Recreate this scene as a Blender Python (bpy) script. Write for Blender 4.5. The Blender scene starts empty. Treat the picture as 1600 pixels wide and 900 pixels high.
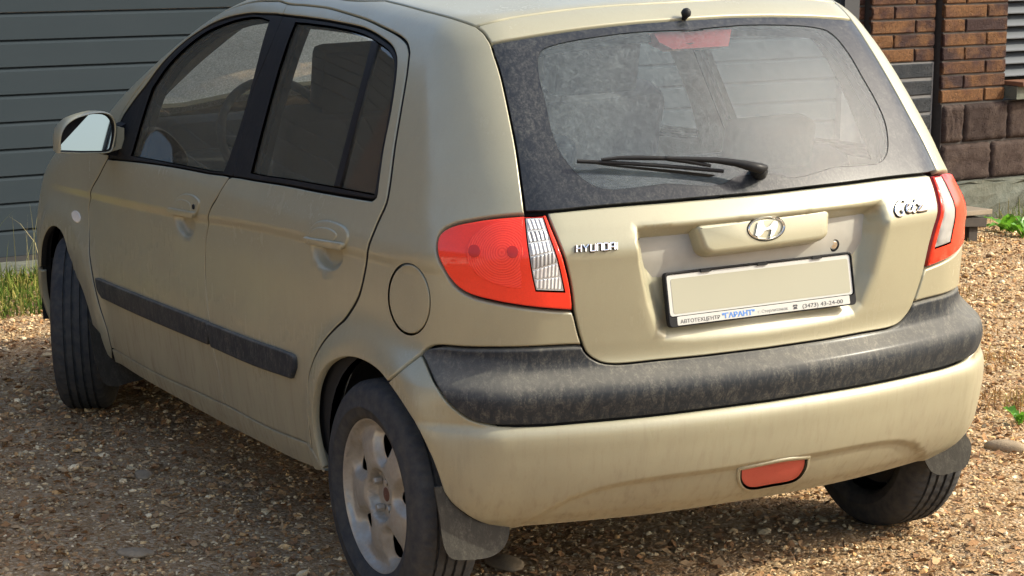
import bpy, bmesh, math, random
import numpy as np
from mathutils import Matrix, Vector
from mathutils.geometry import delaunay_2d_cdt
SC = bpy.context.scene
COL = SC.collection
RNG = np.random.default_rng(7)
random.seed(7)
# ------------------------------------------------------------------ camera
CC = np.array([-5.557, 3.3293, 1.9783]); YAW, PITCH, ROLL, CF = -.48215, .19028, -.01625, 4000.0
CAMV = np.array([*CC, YAW, PITCH, ROLL])
_f = np.array([math.cos(YAW)*math.cos(PITCH), math.sin(YAW)*math.cos(PITCH), -math.sin(PITCH)])
_r = np.cross(_f, [0, 0, 1]); _r /= np.linalg.norm(_r); _u = np.cross(_r, _f)
CR = np.array([math.cos(ROLL)*_r + math.sin(ROLL)*_u, -math.sin(ROLL)*_r + math.cos(ROLL)*_u, _f])
cd = bpy.data.cameras.new('camera'); co = bpy.data.objects.new('camera', cd); COL.objects.link(co)
cd.sensor_width = 36.0; cd.lens = 36.0*CF/1600; cd.clip_start = .1; cd.clip_end = 800
m = Matrix.Identity(4)
for i in range(3):
    m[i][0] = CR[0][i]; m[i][1] = CR[1][i]; m[i][2] = -CR[2][i]; m[i][3] = CC[i]
co.matrix_world = m
SC.camera = co
# ------------------------------------------------------------------ sky and sun
SUN = np.array([-.68, -1.28, 1.0]); SUN /= np.linalg.norm(SUN)
w = bpy.data.worlds.new('World'); SC.world = w; w.use_nodes = True
nt = w.node_tree; nt.nodes.clear()
out = nt.nodes.new('ShaderNodeOutputWorld'); bg = nt.nodes.new('ShaderNodeBackground'); sky = nt.nodes.new('ShaderNodeTexSky')
sky.sky_type = 'NISHITA'; sky.sun_disc = False
sky.sun_elevation = math.asin(SUN[2]); sky.sun_rotation = math.atan2(SUN[0], SUN[1])
sky.air_density = 1.0; sky.dust_density = 4.0; sky.ozone_density = 1.0
bg.inputs['Strength'].default_value = .15
nt.links.new(sky.outputs[0], bg.inputs[0]); nt.links.new(bg.outputs[0], out.inputs[0])
sd = bpy.data.lights.new('sun', 'SUN'); so = bpy.data.objects.new('sun', sd); COL.objects.link(so)
sd.energy = 2.2; sd.angle = math.radians(.55); sd.color = (1.0, .96, .80)
so.rotation_euler = Vector(SUN.tolist()).to_track_quat('Z', 'Y').to_euler()
SC.view_settings.view_transform = 'Standard'; SC.view_settings.look = 'None'
SC.view_settings.exposure = 1.22; SC.view_settings.gamma = 1.0
SC.cycles.max_bounces = 10; SC.cycles.transparent_max_bounces = 16
# ------------------------------------------------------------------ car body surface (real metres: x forward from the rear axle, y left, z up)
def pchip(xs, ys):
    xs = np.array(xs, float); ys = np.array(ys, float)
    h = np.diff(xs); d = np.diff(ys) / h
    m = np.zeros_like(ys)
    for i in range(1, len(xs) - 1):
        if d[i-1] * d[i] > 0:
            w1 = 2*h[i] + h[i-1]; w2 = h[i] + 2*h[i-1]
            m[i] = (w1 + w2) / (w1/d[i-1] + w2/d[i])
    m[0] = d[0]; m[-1] = d[-1]
    def f(x):
        x = np.asarray(x, float)
        xc = np.clip(x, xs[0], xs[-1])
        i = np.clip(np.searchsorted(xs, xc) - 1, 0, len(xs) - 2)
        t = (xc - xs[i]) / h[i]
        r = ((1+2*t)*(1-t)**2*ys[i] + t*(1-t)**2*h[i]*m[i] + t*t*(3-2*t)*ys[i+1] + t*t*(t-1)*h[i]*m[i+1])
        return r + np.where(x < xs[0], (x-xs[0])*m[0], 0) + np.where(x > xs[-1], (x-xs[-1])*m[-1], 0)
    lx = np.linspace(xs[0] - 1.0, xs[-1] + 1.0, 6000); ly = f(lx)      # dense table, read linearly
    return lambda x: np.interp(x, lx, ly)

def sstep(a, b, x):
    t = np.clip((x - a) / (b - a), 0, 1)
    return t*t*(3 - 2*t)

def rmax(a, b, r):            # rounded intersection of two half-spaces
    u = np.maximum(a + r, 0); w = np.maximum(b + r, 0)
    return np.minimum(np.maximum(a + r, b + r), 0) + np.sqrt(u*u + w*w) - r

def poly_sd(px, py, poly):    # signed distance to a polygon, negative inside
    poly = np.asarray(poly, float); n = len(poly)
    d = np.full(np.shape(px), 1e9); s = np.zeros(np.shape(px), bool)
    for i in range(n):
        a = poly[i]; b = poly[(i+1) % n]
        ex, ey = b - a; wx = px - a[0]; wy = py - a[1]
        t = np.clip((wx*ex + wy*ey) / (ex*ex + ey*ey + 1e-18), 0, 1)
        d = np.minimum(d, (wx - ex*t)**2 + (wy - ey*t)**2)
        c = (a[1] > py) != (b[1] > py)
        with np.errstate(divide='ignore', invalid='ignore'):
            xi = ex * (py - a[1]) / (ey if ey != 0 else 1e-18) + a[0]
        s ^= c & (px < xi)
    d = np.sqrt(d)
    return np.where(s, -d, d)

CUPS = [(1.262, .803, .088, .052), (.265, .866, .092, .056)]
AXR, AXF, WZ = 0.0, 2.455, 0.289          # axle positions, wheel-centre height
ARCH_R, ARCH_F = 0.335, 0.335             # wheel arch radii
ARZ, AFZ = 0.300, 0.290
side_prof = pchip([.15, .22, .28, .33, .45, .60, .75, .86, .915, .96, 1.03, 1.15, 1.30, 1.40, 1.46, 1.52],
                  [.735, .768, .788, .797, .805, .810, .811, .808, .802, .787, .764, .724, .668, .618, .578, .535])
rear_prof = pchip([.15, .20, .259, .30, .36, .45, .505, .524, .536, .55, .60, .615, .662, .676, .72, .80, .90, .935, .985, 1.035, 1.12, 1.23, 1.33, 1.425, 1.46, 1.55],
                  [-.36, -.395, -.43, -.47, -.505, -.532, -.541, -.536, -.526, -.532, -.548, -.545, -.508, -.506, -.513, -.526, -.540, -.545, -.525, -.490, -.424, -.336, -.250, -.155, -.115, 0.0])
roof_prof = pchip([-.4, -.1, .2, .6, 1.0, 1.4, 1.7], [1.415, 1.468, 1.486, 1.496, 1.497, 1.482, 1.452])
wind_prof = pchip([.9, 1.03, 1.2, 1.35, 1.45, 1.5], [2.42, 2.26, 1.95, 1.62, 1.35, 1.18])
hood_prof = pchip([1.9, 2.3, 2.7, 3.0, 3.2], [1.06, .985, .91, .82, .72])
front_prof = pchip([.15, .25, .45, .6, .75, .9], [3.08, 3.16, 3.21, 3.20, 3.14, 3.0])
corner_r = pchip([.2, .5, .8, 1.0, 1.12, 1.45], [.17, .17, .17, .19, .15, .11])
RECESS = [(.350, .994), (.364, .955), (.356, .90), (.332, .80), (.302, .725), (.276, .702), (.2, .694), (0, .690),
          (-.2, .694), (-.276, .702), (-.302, .725), (-.332, .80), (-.356, .90), (-.364, .955), (-.350, .994)]
LEDGE = [(-.1, .378), (0, .378), (.157, .375), (.28, .374), (.38, .368), (.45, .357), (.505, .335), (.555, .30), (.59, .265), (.62, .20), (.62, .05), (-.1, .05)]
crease_z = pchip([-.6, 0, .4, 1.37, 2.1, 2.6, 3.2], [.915, .902, .893, .826, .78, .745, .70])
def F(P, detail=True, cups=True):
    x, y, z = P[..., 0], np.abs(P[..., 1]), P[..., 2]
    ys = side_prof(z)
    low = (1 - sstep(.62, .70, z))*sstep(.1, -.3, x)
    ys = ys - (.07 - .03*low)*np.clip((.35 - x)/.85, 0, 2)**2 - .075*np.clip((x - 1.75)/1.3, 0, 2)**2.0
    ys = ys - .16*np.clip((x - 2.5)/.6, 0, 2)**2*sstep(.5, .95, z) + (.022 + .014*(1 - sstep(.22, .42, z)))*low
    ys = ys + .012*np.clip(1 - ((x - 1.0)/1.2)**2, 0, 1)*sstep(.3, .6, z)*(1 - sstep(.9, 1.3, z))
    xr = rear_prof(z) + .25*y*y
    if detail:
        # shoulder crease through the door handles: the panel steps in below it
        zc = crease_z(x)
        ys = ys - .009*(1 - sstep(zc - .034, zc - .002, z))*sstep(.45, .72, z)*(1 - sstep(2.45, 2.75, x))
        # wheel arch flares
        for ax, az, ar in ((AXR, ARZ, ARCH_R), (AXF, AFZ, ARCH_F)):
            d = np.sqrt((x - ax)**2 + (np.maximum(z, .12) - az)**2) - ar
            ys = ys + .022*np.exp(-(np.maximum(d - .035, 0)/.055)**2)*(1 - sstep(.62, .80, z))
        # cups behind the door handles
        for cx, cz, rx, rz in (CUPS if cups else ()):
            q = ((x - cx)/rx)**2 + ((z - cz)/rz)**2
            ys = ys - .024*sstep(1.0, .35, q)
        m = (x < -.15) & (z > .15) & (z < 1.02)
        if m.any():
            xr = xr + 0*z
            sd = poly_sd(y[m], z[m], RECESS)
            sl = poly_sd(y[m], z[m], LEDGE)
            xr[m] += (.028 + .044*sstep(.70, .96, z[m]))*sstep(0.0, -.052, sd) + .012*sstep(.010, -.012, sl)
    a = (y - ys)*.97
    b = (xr - x)*(.98 - .18*sstep(.90, 1.15, z))
    zt = roof_prof(x) - .09*y*y
    wind = (x - wind_prof(z) + .30*y*y)*.5                 # windscreen
    top = rmax(z - zt, wind, .10)
    fr = rmax(z - (hood_prof(x) - .05*y*y), x - (front_prof(z) - .35*y*y), .10)
    tf = np.minimum(top, fr)
    r = corner_r(z) - .045*(1 - sstep(.60, .70, z))
    ab = rmax(a, b, r)
    return rmax(ab, tf, .055 + .09*sstep(2.0, 2.7, x))

SX0, SX1, SZ, TA, VB = 1.1, 2.3, .70, 1.2, .90
TS0 = TA*math.pi/2; TS1 = TS0 + SX1 - SX0
def to_wall(P):               # point -> (t, v) on the wall chart
    P = np.atleast_2d(P); x, y, z = P[:, 0], P[:, 1], P[:, 2]
    sg = np.where(y < 0, -1, 1); ya = np.abs(y)
    dx = np.where(x < SX0, SX0 - x, np.where(x > SX1, x - SX1, 0))
    rho = np.hypot(dx, ya)
    ph = np.arctan2(ya, dx)
    t = np.where(x < SX0, TA*ph, np.where(x > SX1, TS1 + TA*(math.pi/2 - ph), TS0 + x - SX0))
    v = np.where(z > SZ, SZ + VB*np.arctan2(z - SZ, rho), z)
    return np.stack([sg*t, v], 1)
def ray_root(o, d, f=None, h0=.3, h1=2.2, n=20):
    f = f or F
    hs = np.linspace(h0, h1, n)
    val = f(o[:, None, :] + d[:, None, :]*hs[None, :, None])
    out = val > 0
    k = np.argmax(out, 1); k = np.where(out.any(1), np.maximum(k, 1), n - 1)
    lo = hs[k-1]; hi = hs[k]
    for _ in range(18):
        m = .5*(lo + hi); s = f(o + d*m[:, None]) > 0
        hi = np.where(s, m, hi); lo = np.where(s, lo, m)
    return o + d*(.5*(lo + hi))[:, None]
def from_wall(T, f=None):     # (t, v) -> point
    T = np.atleast_2d(T); t = np.abs(T[:, 0]); sg = np.where(T[:, 0] < 0, -1, 1); v = T[:, 1]
    rear = t < TS0; front = t > TS1
    ph = np.where(rear, t/TA, np.where(front, math.pi/2 - (t - TS1)/TA, math.pi/2))
    ox = np.where(rear, SX0, np.where(front, SX1, SX0 + t - TS0))
    dx = np.where(rear, -np.cos(ph), np.where(front, np.cos(ph), 0)); dy = np.sin(ph)*sg
    el = np.where(v > SZ, (v - SZ)/VB, 0)
    o = np.stack([ox, 0*ox, np.minimum(v, SZ)], 1)
    d = np.stack([dx*np.cos(el), dy*np.cos(el), np.sin(el)], 1)
    return ray_root(o, d, f)
def from_top(T, f=None):      # (x, y) -> point on the upper skin
    T = np.atleast_2d(T)
    o = np.stack([T[:, 0], T[:, 1], 0*T[:, 0] + .55], 1)
    return ray_root(o, np.tile([0, 0, 1.], (len(T), 1)), f, .02, 1.2)
def grad(P, f=None, e=1.5e-3):
    f = f or F
    g = np.stack([f(P + np.eye(3)[i]*e) - f(P - np.eye(3)[i]*e) for i in range(3)], 1)
    return g/np.maximum(np.linalg.norm(g, axis=1), 1e-9)[:, None]
# camera model of the photograph (1600 x 900), used to read outlines off it on to the body surface
def cam_ray(p):
    p = np.atleast_2d(np.asarray(p, float))
    d = np.stack([(p[:, 0] - 800)/CF, -(p[:, 1] - 450)/CF, np.ones(len(p))], 1) @ CR
    return d/np.linalg.norm(d, axis=1)[:, None]
def px_body(p, f=None):       # pixel -> first hit on the body skin
    f = f or F
    d = cam_ray(p); o = np.tile(CC, (len(d), 1))
    hs = np.arange(4.3, 10.0, .04)
    val = f(o[:, None, :] + d[:, None, :]*hs[None, :, None])
    ins = val < 0
    k = np.argmax(ins, 1); bad = ~ins.any(1)
    k = np.where(bad, np.argmin(val, 1), k)
    lo = hs[np.maximum(k-1, 0)]; hi = hs[k]
    for _ in range(22):
        m = .5*(lo + hi); s = f(o + d*m[:, None]) < 0
        hi = np.where(s, m, hi); lo = np.where(s, lo, m)
    h = np.where(bad, hs[k], .5*(lo + hi))
    return o + d*h[:, None]
# ------------------------------------------------------------------ object helpers
def link(o, parent=None):
    COL.objects.link(o)
    if parent is not None: o.parent = parent
    return o
def tag(o, label=None, cat=None, group=None, kind=None):
    for k, v in (('label', label), ('category', cat), ('group', group), ('kind', kind)):
        if v: o[k] = v
    return o
def empty(name, loc=(0, 0, 0), parent=None):
    o = bpy.data.objects.new(name, None); o.location = loc; o.empty_display_size = .1
    return link(o, parent)
def mesh_obj(name, V, Fc, mat, parent=None, normals=None, smooth=True, mats=None, midx=None):
    me = bpy.data.meshes.new(name)
    me.from_pydata([tuple(map(float, v)) for v in V], [], [tuple(map(int, f)) for f in Fc])
    for mm in (mats or [mat]):
        if mm is not None: me.materials.append(mm)
    if midx is not None: me.polygons.foreach_set('material_index', np.asarray(midx, np.int32))
    me.polygons.foreach_set('use_smooth', np.full(len(Fc), smooth, bool))
    me.update()
    if normals is not None:
        me.normals_split_custom_set_from_vertices([tuple(map(float, n)) for n in normals])
    return link(bpy.data.objects.new(name, me), parent)
def big_mesh(name, V, T, mat, parent=None, colors=None, smooth=False):     # numpy triangles, fast
    V = np.asarray(V, np.float32); T = np.asarray(T, np.int32)
    me = bpy.data.meshes.new(name)
    me.vertices.add(len(V)); me.vertices.foreach_set('co', V.ravel())
    me.loops.add(T.size); me.loops.foreach_set('vertex_index', T.ravel())
    me.polygons.add(len(T)); k = T.shape[1]
    me.polygons.foreach_set('loop_start', np.arange(0, T.size, k, dtype=np.int32))
    me.polygons.foreach_set('use_smooth', np.full(len(T), smooth, bool))
    me.update(calc_edges=True)
    if colors is not None:
        at = me.attributes.new('tint', 'FLOAT_COLOR', 'POINT')
        c4 = np.concatenate([np.asarray(colors, np.float32), np.ones((len(V), 1), np.float32)], 1)
        at.data.foreach_set('color', c4.ravel())
    me.materials.append(mat)
    return link(bpy.data.objects.new(name, me), parent)
class MB:                      # collects simple solids into one mesh
    def __init__(s): s.v = []; s.f = []
    def add(s, V, Fc):
        b = len(s.v); s.v += [tuple(map(float, p)) for p in V]; s.f += [tuple(int(i) + b for i in f) for f in Fc]; return s
    def box(s, c, d, R=None, bev=0):
        c = np.asarray(c, float); d = np.asarray(d, float)/2
        bm = bmesh.new(); bmesh.ops.create_cube(bm, size=2)
        for v in bm.verts: v.co = Vector((v.co[0]*d[0], v.co[1]*d[1], v.co[2]*d[2]))
        if bev: bmesh.ops.bevel(bm, geom=bm.edges[:], offset=bev, segments=2, affect='EDGES', profile=.5)
        V = np.array([v.co[:] for v in bm.verts]); bm.verts.index_update()
        Fc = [[v.index for v in f.verts] for f in bm.faces]; bm.free()
        if R is not None: V = V @ np.asarray(R).T
        return s.add(V + c, Fc)
    def tube(s, pts, rad, n=10, cap=True, sx=1.0):
        pts = np.asarray(pts, float); m = len(pts); rad = np.broadcast_to(rad, m)
        tan = np.gradient(pts, axis=0); tan /= np.linalg.norm(tan, axis=1)[:, None] + 1e-12
        up = np.array([0, 0, 1.]) if abs(tan[0][2]) < .9 else np.array([1., 0, 0])
        a = np.cross(tan[0], up); a /= np.linalg.norm(a); V = []
        for i in range(m):
            a = a - tan[i]*(a @ tan[i]); a /= np.linalg.norm(a); b = np.cross(tan[i], a)
            for k in range(n):
                th = 2*math.pi*k/n
                V.append(pts[i] + rad[i]*(math.cos(th)*a*sx + math.sin(th)*b))
        Fc = [(i*n+k, i*n+(k+1) % n, (i+1)*n+(k+1) % n, (i+1)*n+k) for i in range(m-1) for k in range(n)]
        if cap: Fc += [tuple(range(n))[::-1], tuple(range((m-1)*n, m*n))]
        return s.add(V, Fc)
    def lathe(s, prof, n=48, axis='y', o=(0, 0, 0), sg=1):     # prof: (radius, axial)
        V = []; o = np.asarray(o, float)
        for r, h in prof:
            for k in range(n):
                th = 2*math.pi*k/n; c, q = r*math.cos(th), r*math.sin(th)
                p = {'y': (c, h*sg, q), 'x': (h*sg, c, q), 'z': (c, q, h*sg)}[axis]
                V.append(o + p)
        m = len(prof)
        Fc = [(i*n+k, i*n+(k+1) % n, (i+1)*n+(k+1) % n, (i+1)*n+k) for i in range(m-1) for k in range(n)]
        return s.add(V, Fc)
    def prism(s, poly, z0, z1, fr):    # polygon in a frame (origin, U, V, N) extruded along N
        o, U, Vv, N = [np.asarray(q, float) for q in fr]; poly = np.asarray(poly, float); n = len(poly)
        A = o + poly[:, :1]*U + poly[:, 1:]*Vv
        V = np.concatenate([A + N*z0, A + N*z1])
        return s.add(V, [tuple(range(n))[::-1], tuple(range(n, 2*n))] + [(i, (i+1) % n, n+(i+1) % n, n+i) for i in range(n)])
    def obj(s, name, mat, parent=None, smooth=False, auto=None, bev=0):
        o = mesh_obj(name, s.v, s.f, mat, parent, smooth=smooth)
        bm = bmesh.new(); bm.from_mesh(o.data); bmesh.ops.recalc_face_normals(bm, faces=bm.faces)
        if auto is not None:
            for f in bm.faces: f.smooth = True
            for e in bm.edges:
                if len(e.link_faces) == 2 and e.calc_face_angle(0) > math.radians(auto): e.smooth = False
        bm.to_mesh(o.data); bm.free()
        return o

# ------------------------------------------------------------------ 2D outlines
def cr(pts, n=10):             # centripetal-ish Catmull-Rom through points, dense
    p = np.asarray(pts, float)
    if len(p) < 3: return dens(p)
    q = np.vstack([2*p[0] - p[1], p, 2*p[-1] - p[-2]]); res = []
    d = np.maximum(np.linalg.norm(np.diff(q, axis=0), axis=1), 1e-6)**.5
    for i in range(1, len(q) - 2):
        t0, t1, t2, t3 = 0, d[i-1], d[i-1]+d[i], d[i-1]+d[i]+d[i+1]
        k = max(2, int(math.ceil(np.linalg.norm(q[i+1] - q[i])/.012)))
        t = np.linspace(t1, t2, k, endpoint=False)[:, None]
        A1 = (t1-t)/(t1-t0)*q[i-1] + (t-t0)/(t1-t0)*q[i]; A2 = (t2-t)/(t2-t1)*q[i] + (t-t1)/(t2-t1)*q[i+1]
        A3 = (t3-t)/(t3-t2)*q[i+1] + (t-t2)/(t3-t2)*q[i+2]
        B1 = (t2-t)/(t2-t0)*A1 + (t-t0)/(t2-t0)*A2; B2 = (t3-t)/(t3-t1)*A2 + (t-t1)/(t3-t1)*A3
        res.append((t2-t)/(t2-t1)*B1 + (t-t1)/(t2-t1)*B2)
    return np.vstack(res + [p[-1:]])
def dens(p, step=.014):
    p = np.asarray(p, float); res = []
    for a, b in zip(p[:-1], p[1:]):
        k = max(1, int(math.ceil(np.linalg.norm(b - a)/step)))
        res.append(a + (b - a)*np.linspace(0, 1, k, endpoint=False)[:, None])
    return np.vstack(res + [p[-1:]])
def loop(*segs):               # join segments to a closed CCW polygon without doubled points
    P = np.vstack(segs); keep = [0]
    for i in range(1, len(P)):
        if np.linalg.norm(P[i] - P[keep[-1]]) > .0025: keep.append(i)
    P = P[keep]
    if np.linalg.norm(P[0] - P[-1]) < .0025: P = P[:-1]
    A = .5*np.sum(P[:, 0]*np.roll(P[:, 1], -1) - np.roll(P[:, 0], -1)*P[:, 1])
    return P if A > 0 else P[::-1]
def round_poly(pts, r, n=5):   # straight polygon with rounded corners
    p = np.asarray(pts, float); N = len(p); res = []
    r = np.broadcast_to(r, N)
    for i in range(N):
        a, b, c = p[i-1], p[i], p[(i+1) % N]
        u = (a-b)/np.linalg.norm(a-b); v = (c-b)/np.linalg.norm(c-b)
        k = min(r[i], .45*np.linalg.norm(a-b), .45*np.linalg.norm(c-b))
        for t in np.linspace(0, 1, n):
            res.append((1-t)**2*(b+u*k) + 2*t*(1-t)*b + t*t*(b+v*k))
    res = np.array(res)
    return loop(dens(np.vstack([res, res[:1]])))
def inset(P, d):
    a = P - np.roll(P, 1, 0); b = np.roll(P, -1, 0) - P
    na = np.stack([-a[:, 1], a[:, 0]], 1); nb = np.stack([-b[:, 1], b[:, 0]], 1)
    na /= np.linalg.norm(na, axis=1)[:, None] + 1e-12; nb /= np.linalg.norm(nb, axis=1)[:, None] + 1e-12
    m = na + nb; m /= np.linalg.norm(m, axis=1)[:, None] + 1e-12
    k = np.clip(1/np.maximum((m*na).sum(1), .35), 1, 2.2)
    return P + m*(d*k)[:, None]
def px(pts): return to_wall(px_body(pts))                 # photograph -> wall chart
def pc(pts): return cr(px(pts))                            # smooth curve
def pl(pts): return dens(px(pts))
def w3(pts): return to_wall(np.asarray(pts, float))
def pane_mesh(outline, holes=(), spacing=.02, chart=None, normal=None, offset=0.0, depth=.014, bevel=.0028, gap=.0022, rim=True, extra=(), extra2=()):
    chart = chart or from_wall; normal = normal or (lambda Q: grad(Q))
    rA = inset(outline, gap + bevel); rB = inset(outline, gap)
    hA = [inset(h, -(gap + bevel)) for h in holes]; hB = [inset(h, -gap) for h in holes]
    lo, hi = rA.min(0), rA.max(0)
    xs = np.arange(lo[0], hi[0], spacing); ys = np.arange(lo[1], hi[1], spacing*.866)
    G = np.stack(np.meshgrid(xs, ys), -1); G[1::2, :, 0] += spacing/2; G = G.reshape(-1, 2)
    ok = poly_sd(G[:, 0], G[:, 1], rA) < -.55*spacing
    G = G[ok]
    for h in hA: G = G[poly_sd(G[:, 0], G[:, 1], h) > .55*spacing]
    ex = []
    first = np.vstack(list(extra)) if len(extra) and len(extra2) else None
    for e in list(extra) + list(extra2):
        w_ = poly_sd(e[:, 0], e[:, 1], rA) < -.5*spacing
        for h in hA: w_ &= poly_sd(e[:, 0], e[:, 1], h) > .5*spacing
        if first is not None and len(ex) >= len(extra):
            w_ &= np.min(np.linalg.norm(e[:, None] - first[None], axis=2), 1) > .008
        ex.append((e, w_))
        dd = np.min(np.linalg.norm(G[:, None, :] - e[None, w_], axis=2), 1) if w_.any() else np.full(len(G), 9.)
        G = G[dd > .55*spacing]
    loops = [rA] + hA; pts = np.vstack(loops + [G]); ed = []; b = 0
    for l in loops:
        ed += [(b + i, b + (i+1) % len(l)) for i in range(len(l))]; b += len(l)
    for e, w_ in ex:
        b = len(pts); ii = np.cumsum(w_) - 1 + b; pts = np.vstack([pts, e[w_]])
        ed += [(int(ii[i]), int(ii[i+1])) for i in range(len(e) - 1) if w_[i] and w_[i+1] and np.linalg.norm(e[i+1] - e[i]) < .05]
    vo, eo, fo, ov, oe, of = delaunay_2d_cdt([Vector(p) for p in pts], ed, [], 1, 1e-7)
    V2 = np.array([v[:] for v in vo]); T = np.array([f[:] for f in fo if len(f) == 3])
    for h in hA:
        c = V2[T].mean(1); T = T[poly_sd(c[:, 0], c[:, 1], h) > 0]
    idx = {}
    for j, src in enumerate(ov):
        for q in src: idx.setdefault(q, j)
    P = chart(V2); N = normal(P)
    a = V2[T]; ar = (a[:, 1, 0]-a[:, 0, 0])*(a[:, 2, 1]-a[:, 0, 1]) - (a[:, 1, 1]-a[:, 0, 1])*(a[:, 2, 0]-a[:, 0, 0])
    T[ar < 0] = T[ar < 0][:, ::-1]
    p = P[T]; fn = np.cross(p[:, 1]-p[:, 0], p[:, 2]-p[:, 0])
    flip = (fn*N[T].mean(1)).sum() < 0
    V = [P + N*offset]; NN = [N]; Fc = [tuple(t) for t in T]; base = len(P)
    if rim:
        b = 0
        for l, lb in zip(loops, [rB] + hB):
            n = len(l); ia = [idx[b + i] for i in range(n)]; b += n
            Q = chart(lb); M = normal(Q)
            od = (Q - P[ia]); od -= M*(od*M).sum(1)[:, None]; od /= np.linalg.norm(od, axis=1)[:, None] + 1e-9
            V += [Q + M*(offset - bevel*.8), Q + M*(offset - depth)]
            n1 = M*.6 + od; NN += [n1/np.linalg.norm(n1, axis=1)[:, None], od]
            for i in range(n):
                j = (i+1) % n
                Fc += [(ia[j], ia[i], base+i, base+j), (base+j, base+i, base+n+i, base+n+j)]
            base += 2*n
    V = np.vstack(V); NN = np.vstack(NN)
    if flip: Fc = [f[::-1] for f in Fc]
    return V, Fc, NN
def panel(name, mat, parent, outline, side='L', edge=None, **k):
    V, Fc, NN = pane_mesh(outline, **k); res = []
    kw = {}
    if edge is not None:       # shut-line faces round the panel edge, coloured dark to stand in for gap shade
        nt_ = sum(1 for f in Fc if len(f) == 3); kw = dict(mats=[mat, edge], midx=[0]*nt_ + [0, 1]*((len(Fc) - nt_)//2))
    if side in 'LBC': res.append(mesh_obj(name, V, Fc, mat, parent, NN, **kw))
    if side in 'RB':
        s = np.array([1, -1, 1.]); par = parent[1] if isinstance(parent, tuple) else parent
        res.append(mesh_obj(name, V*s, [f[::-1] for f in Fc], mat, par, NN*s, **kw))
    return res if len(res) > 1 else res[0]
def mirror(o, parent=None):    # mirrored copy of a left-hand part
    me = o.data.copy(); n = len(me.vertices); co_ = np.zeros(n*3, np.float32); me.vertices.foreach_get('co', co_)
    co_ = co_.reshape(-1, 3); co_[:, 1] *= -1; me.vertices.foreach_set('co', co_.ravel())
    me.flip_normals(); me.update()
    return link(bpy.data.objects.new(o.name.split('.')[0], me), parent or o.parent)
# ------------------------------------------------------------------ materials
class NT:
    def __init__(s, name):
        s.m = bpy.data.materials.new(name); s.m.use_nodes = True; s.t = s.m.node_tree; s.t.nodes.clear()
        s.out = s.n('ShaderNodeOutputMaterial')
    def n(s, typ, **k):
        x = s.t.nodes.new(typ)
        for a, v in k.items():
            if a.startswith('i_'): x.inputs[a[2:].replace('_', ' ')].default_value = v
            else: setattr(x, a, v)
        return x
    def l(s, a, b): s.t.links.new(a, b)
    def coord(s, scale=(1, 1, 1)):
        g = s.n('ShaderNodeNewGeometry'); mp = s.n('ShaderNodeMapping'); mp.inputs['Scale'].default_value = scale
        s.l(g.outputs['Position'], mp.inputs['Vector']); return mp.outputs[0]
    def noise(s, scale, detail=4, rough=.55, vec=None, dist=0):
        x = s.n('ShaderNodeTexNoise'); x.inputs['Scale'].default_value = scale; x.inputs['Detail'].default_value = detail
        x.inputs['Roughness'].default_value = rough; x.inputs['Distortion'].default_value = dist
        s.l(vec if vec is not None else s.coord(), x.inputs['Vector']); return x.outputs['Fac']
    def ramp(s, fac, *stops, interp='LINEAR'):
        r = s.n('ShaderNodeValToRGB'); e = r.color_ramp.elements; r.color_ramp.interpolation = interp
        while len(e) < len(stops): e.new(.5)
        for q, (p, c) in zip(e, stops):
            q.position = p; q.color = (c, c, c, 1) if np.isscalar(c) else (*c, 1)
        s.l(fac, r.inputs[0]); return r.outputs[0]
    def mix(s, fac, a, b, typ='MIX'):
        x = s.n('ShaderNodeMix', data_type='RGBA', blend_type=typ)
        for sock, v in ((x.inputs[0], fac), (x.inputs[6], a), (x.inputs[7], b)):
            if hasattr(v, 'links'): s.l(v, sock)
            elif sock.name == 'Factor' or np.isscalar(v): sock.default_value = v
            else: sock.default_value = (*v, 1)
        return x.outputs[2]
    def math(s, op, a, b=0.0, c=0.0):
        x = s.n('ShaderNodeMath', operation=op)
        for sock, v in zip(x.inputs, (a, b, c)):
            if hasattr(v, 'links'): s.l(v, sock)
            else: sock.default_value = v
        return x.outputs[0]
    def bump(s, h, strength=.3, dist=.01):
        x = s.n('ShaderNodeBump'); x.inputs['Strength'].default_value = strength; x.inputs['Distance'].default_value = dist
        s.l(h, x.inputs['Height']); return x.outputs[0]
    def bsdf(s, col=None, rough=.5, metal=0, spec=.5, coat=0, coatr=.1, normal=None, **k):
        b = s.n('ShaderNodeBsdfPrincipled')
        for nm, v in (('Base Color', col), ('Roughness', rough), ('Metallic', metal), ('Specular IOR Level', spec), ('Coat Weight', coat), ('Coat Roughness', coatr)):
            if v is None: continue
            if hasattr(v, 'links'): s.l(v, b.inputs[nm])
            else: b.inputs[nm].default_value = (*v, 1) if nm == 'Base Color' else v
        if normal is not None: s.l(normal, b.inputs['Normal'])
        for nm, v in k.items(): b.inputs[nm.replace('_', ' ')].default_value = v
        return b.outputs[0]
    def end(s, sh): s.l(sh, s.out.inputs[0]); return s.m
    def z(s):
        g = s.n('ShaderNodeNewGeometry'); x = s.n('ShaderNodeSeparateXYZ'); s.l(g.outputs['Position'], x.inputs[0]); return x.outputs
def simple(name, col, rough=.6, metal=0, spec=.4, var=.12, vs=30, coat=0, bump=0):
    t = NT(name); f = t.noise(vs, 5)
    c = t.mix(f, [q*(1-var) for q in col], [min(1, q*(1+var)) for q in col])
    nb = t.bump(t.noise(vs*4, 4), bump, .004) if bump else None
    return t.end(t.bsdf(c, rough, metal, spec, coat, normal=nb))
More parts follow.
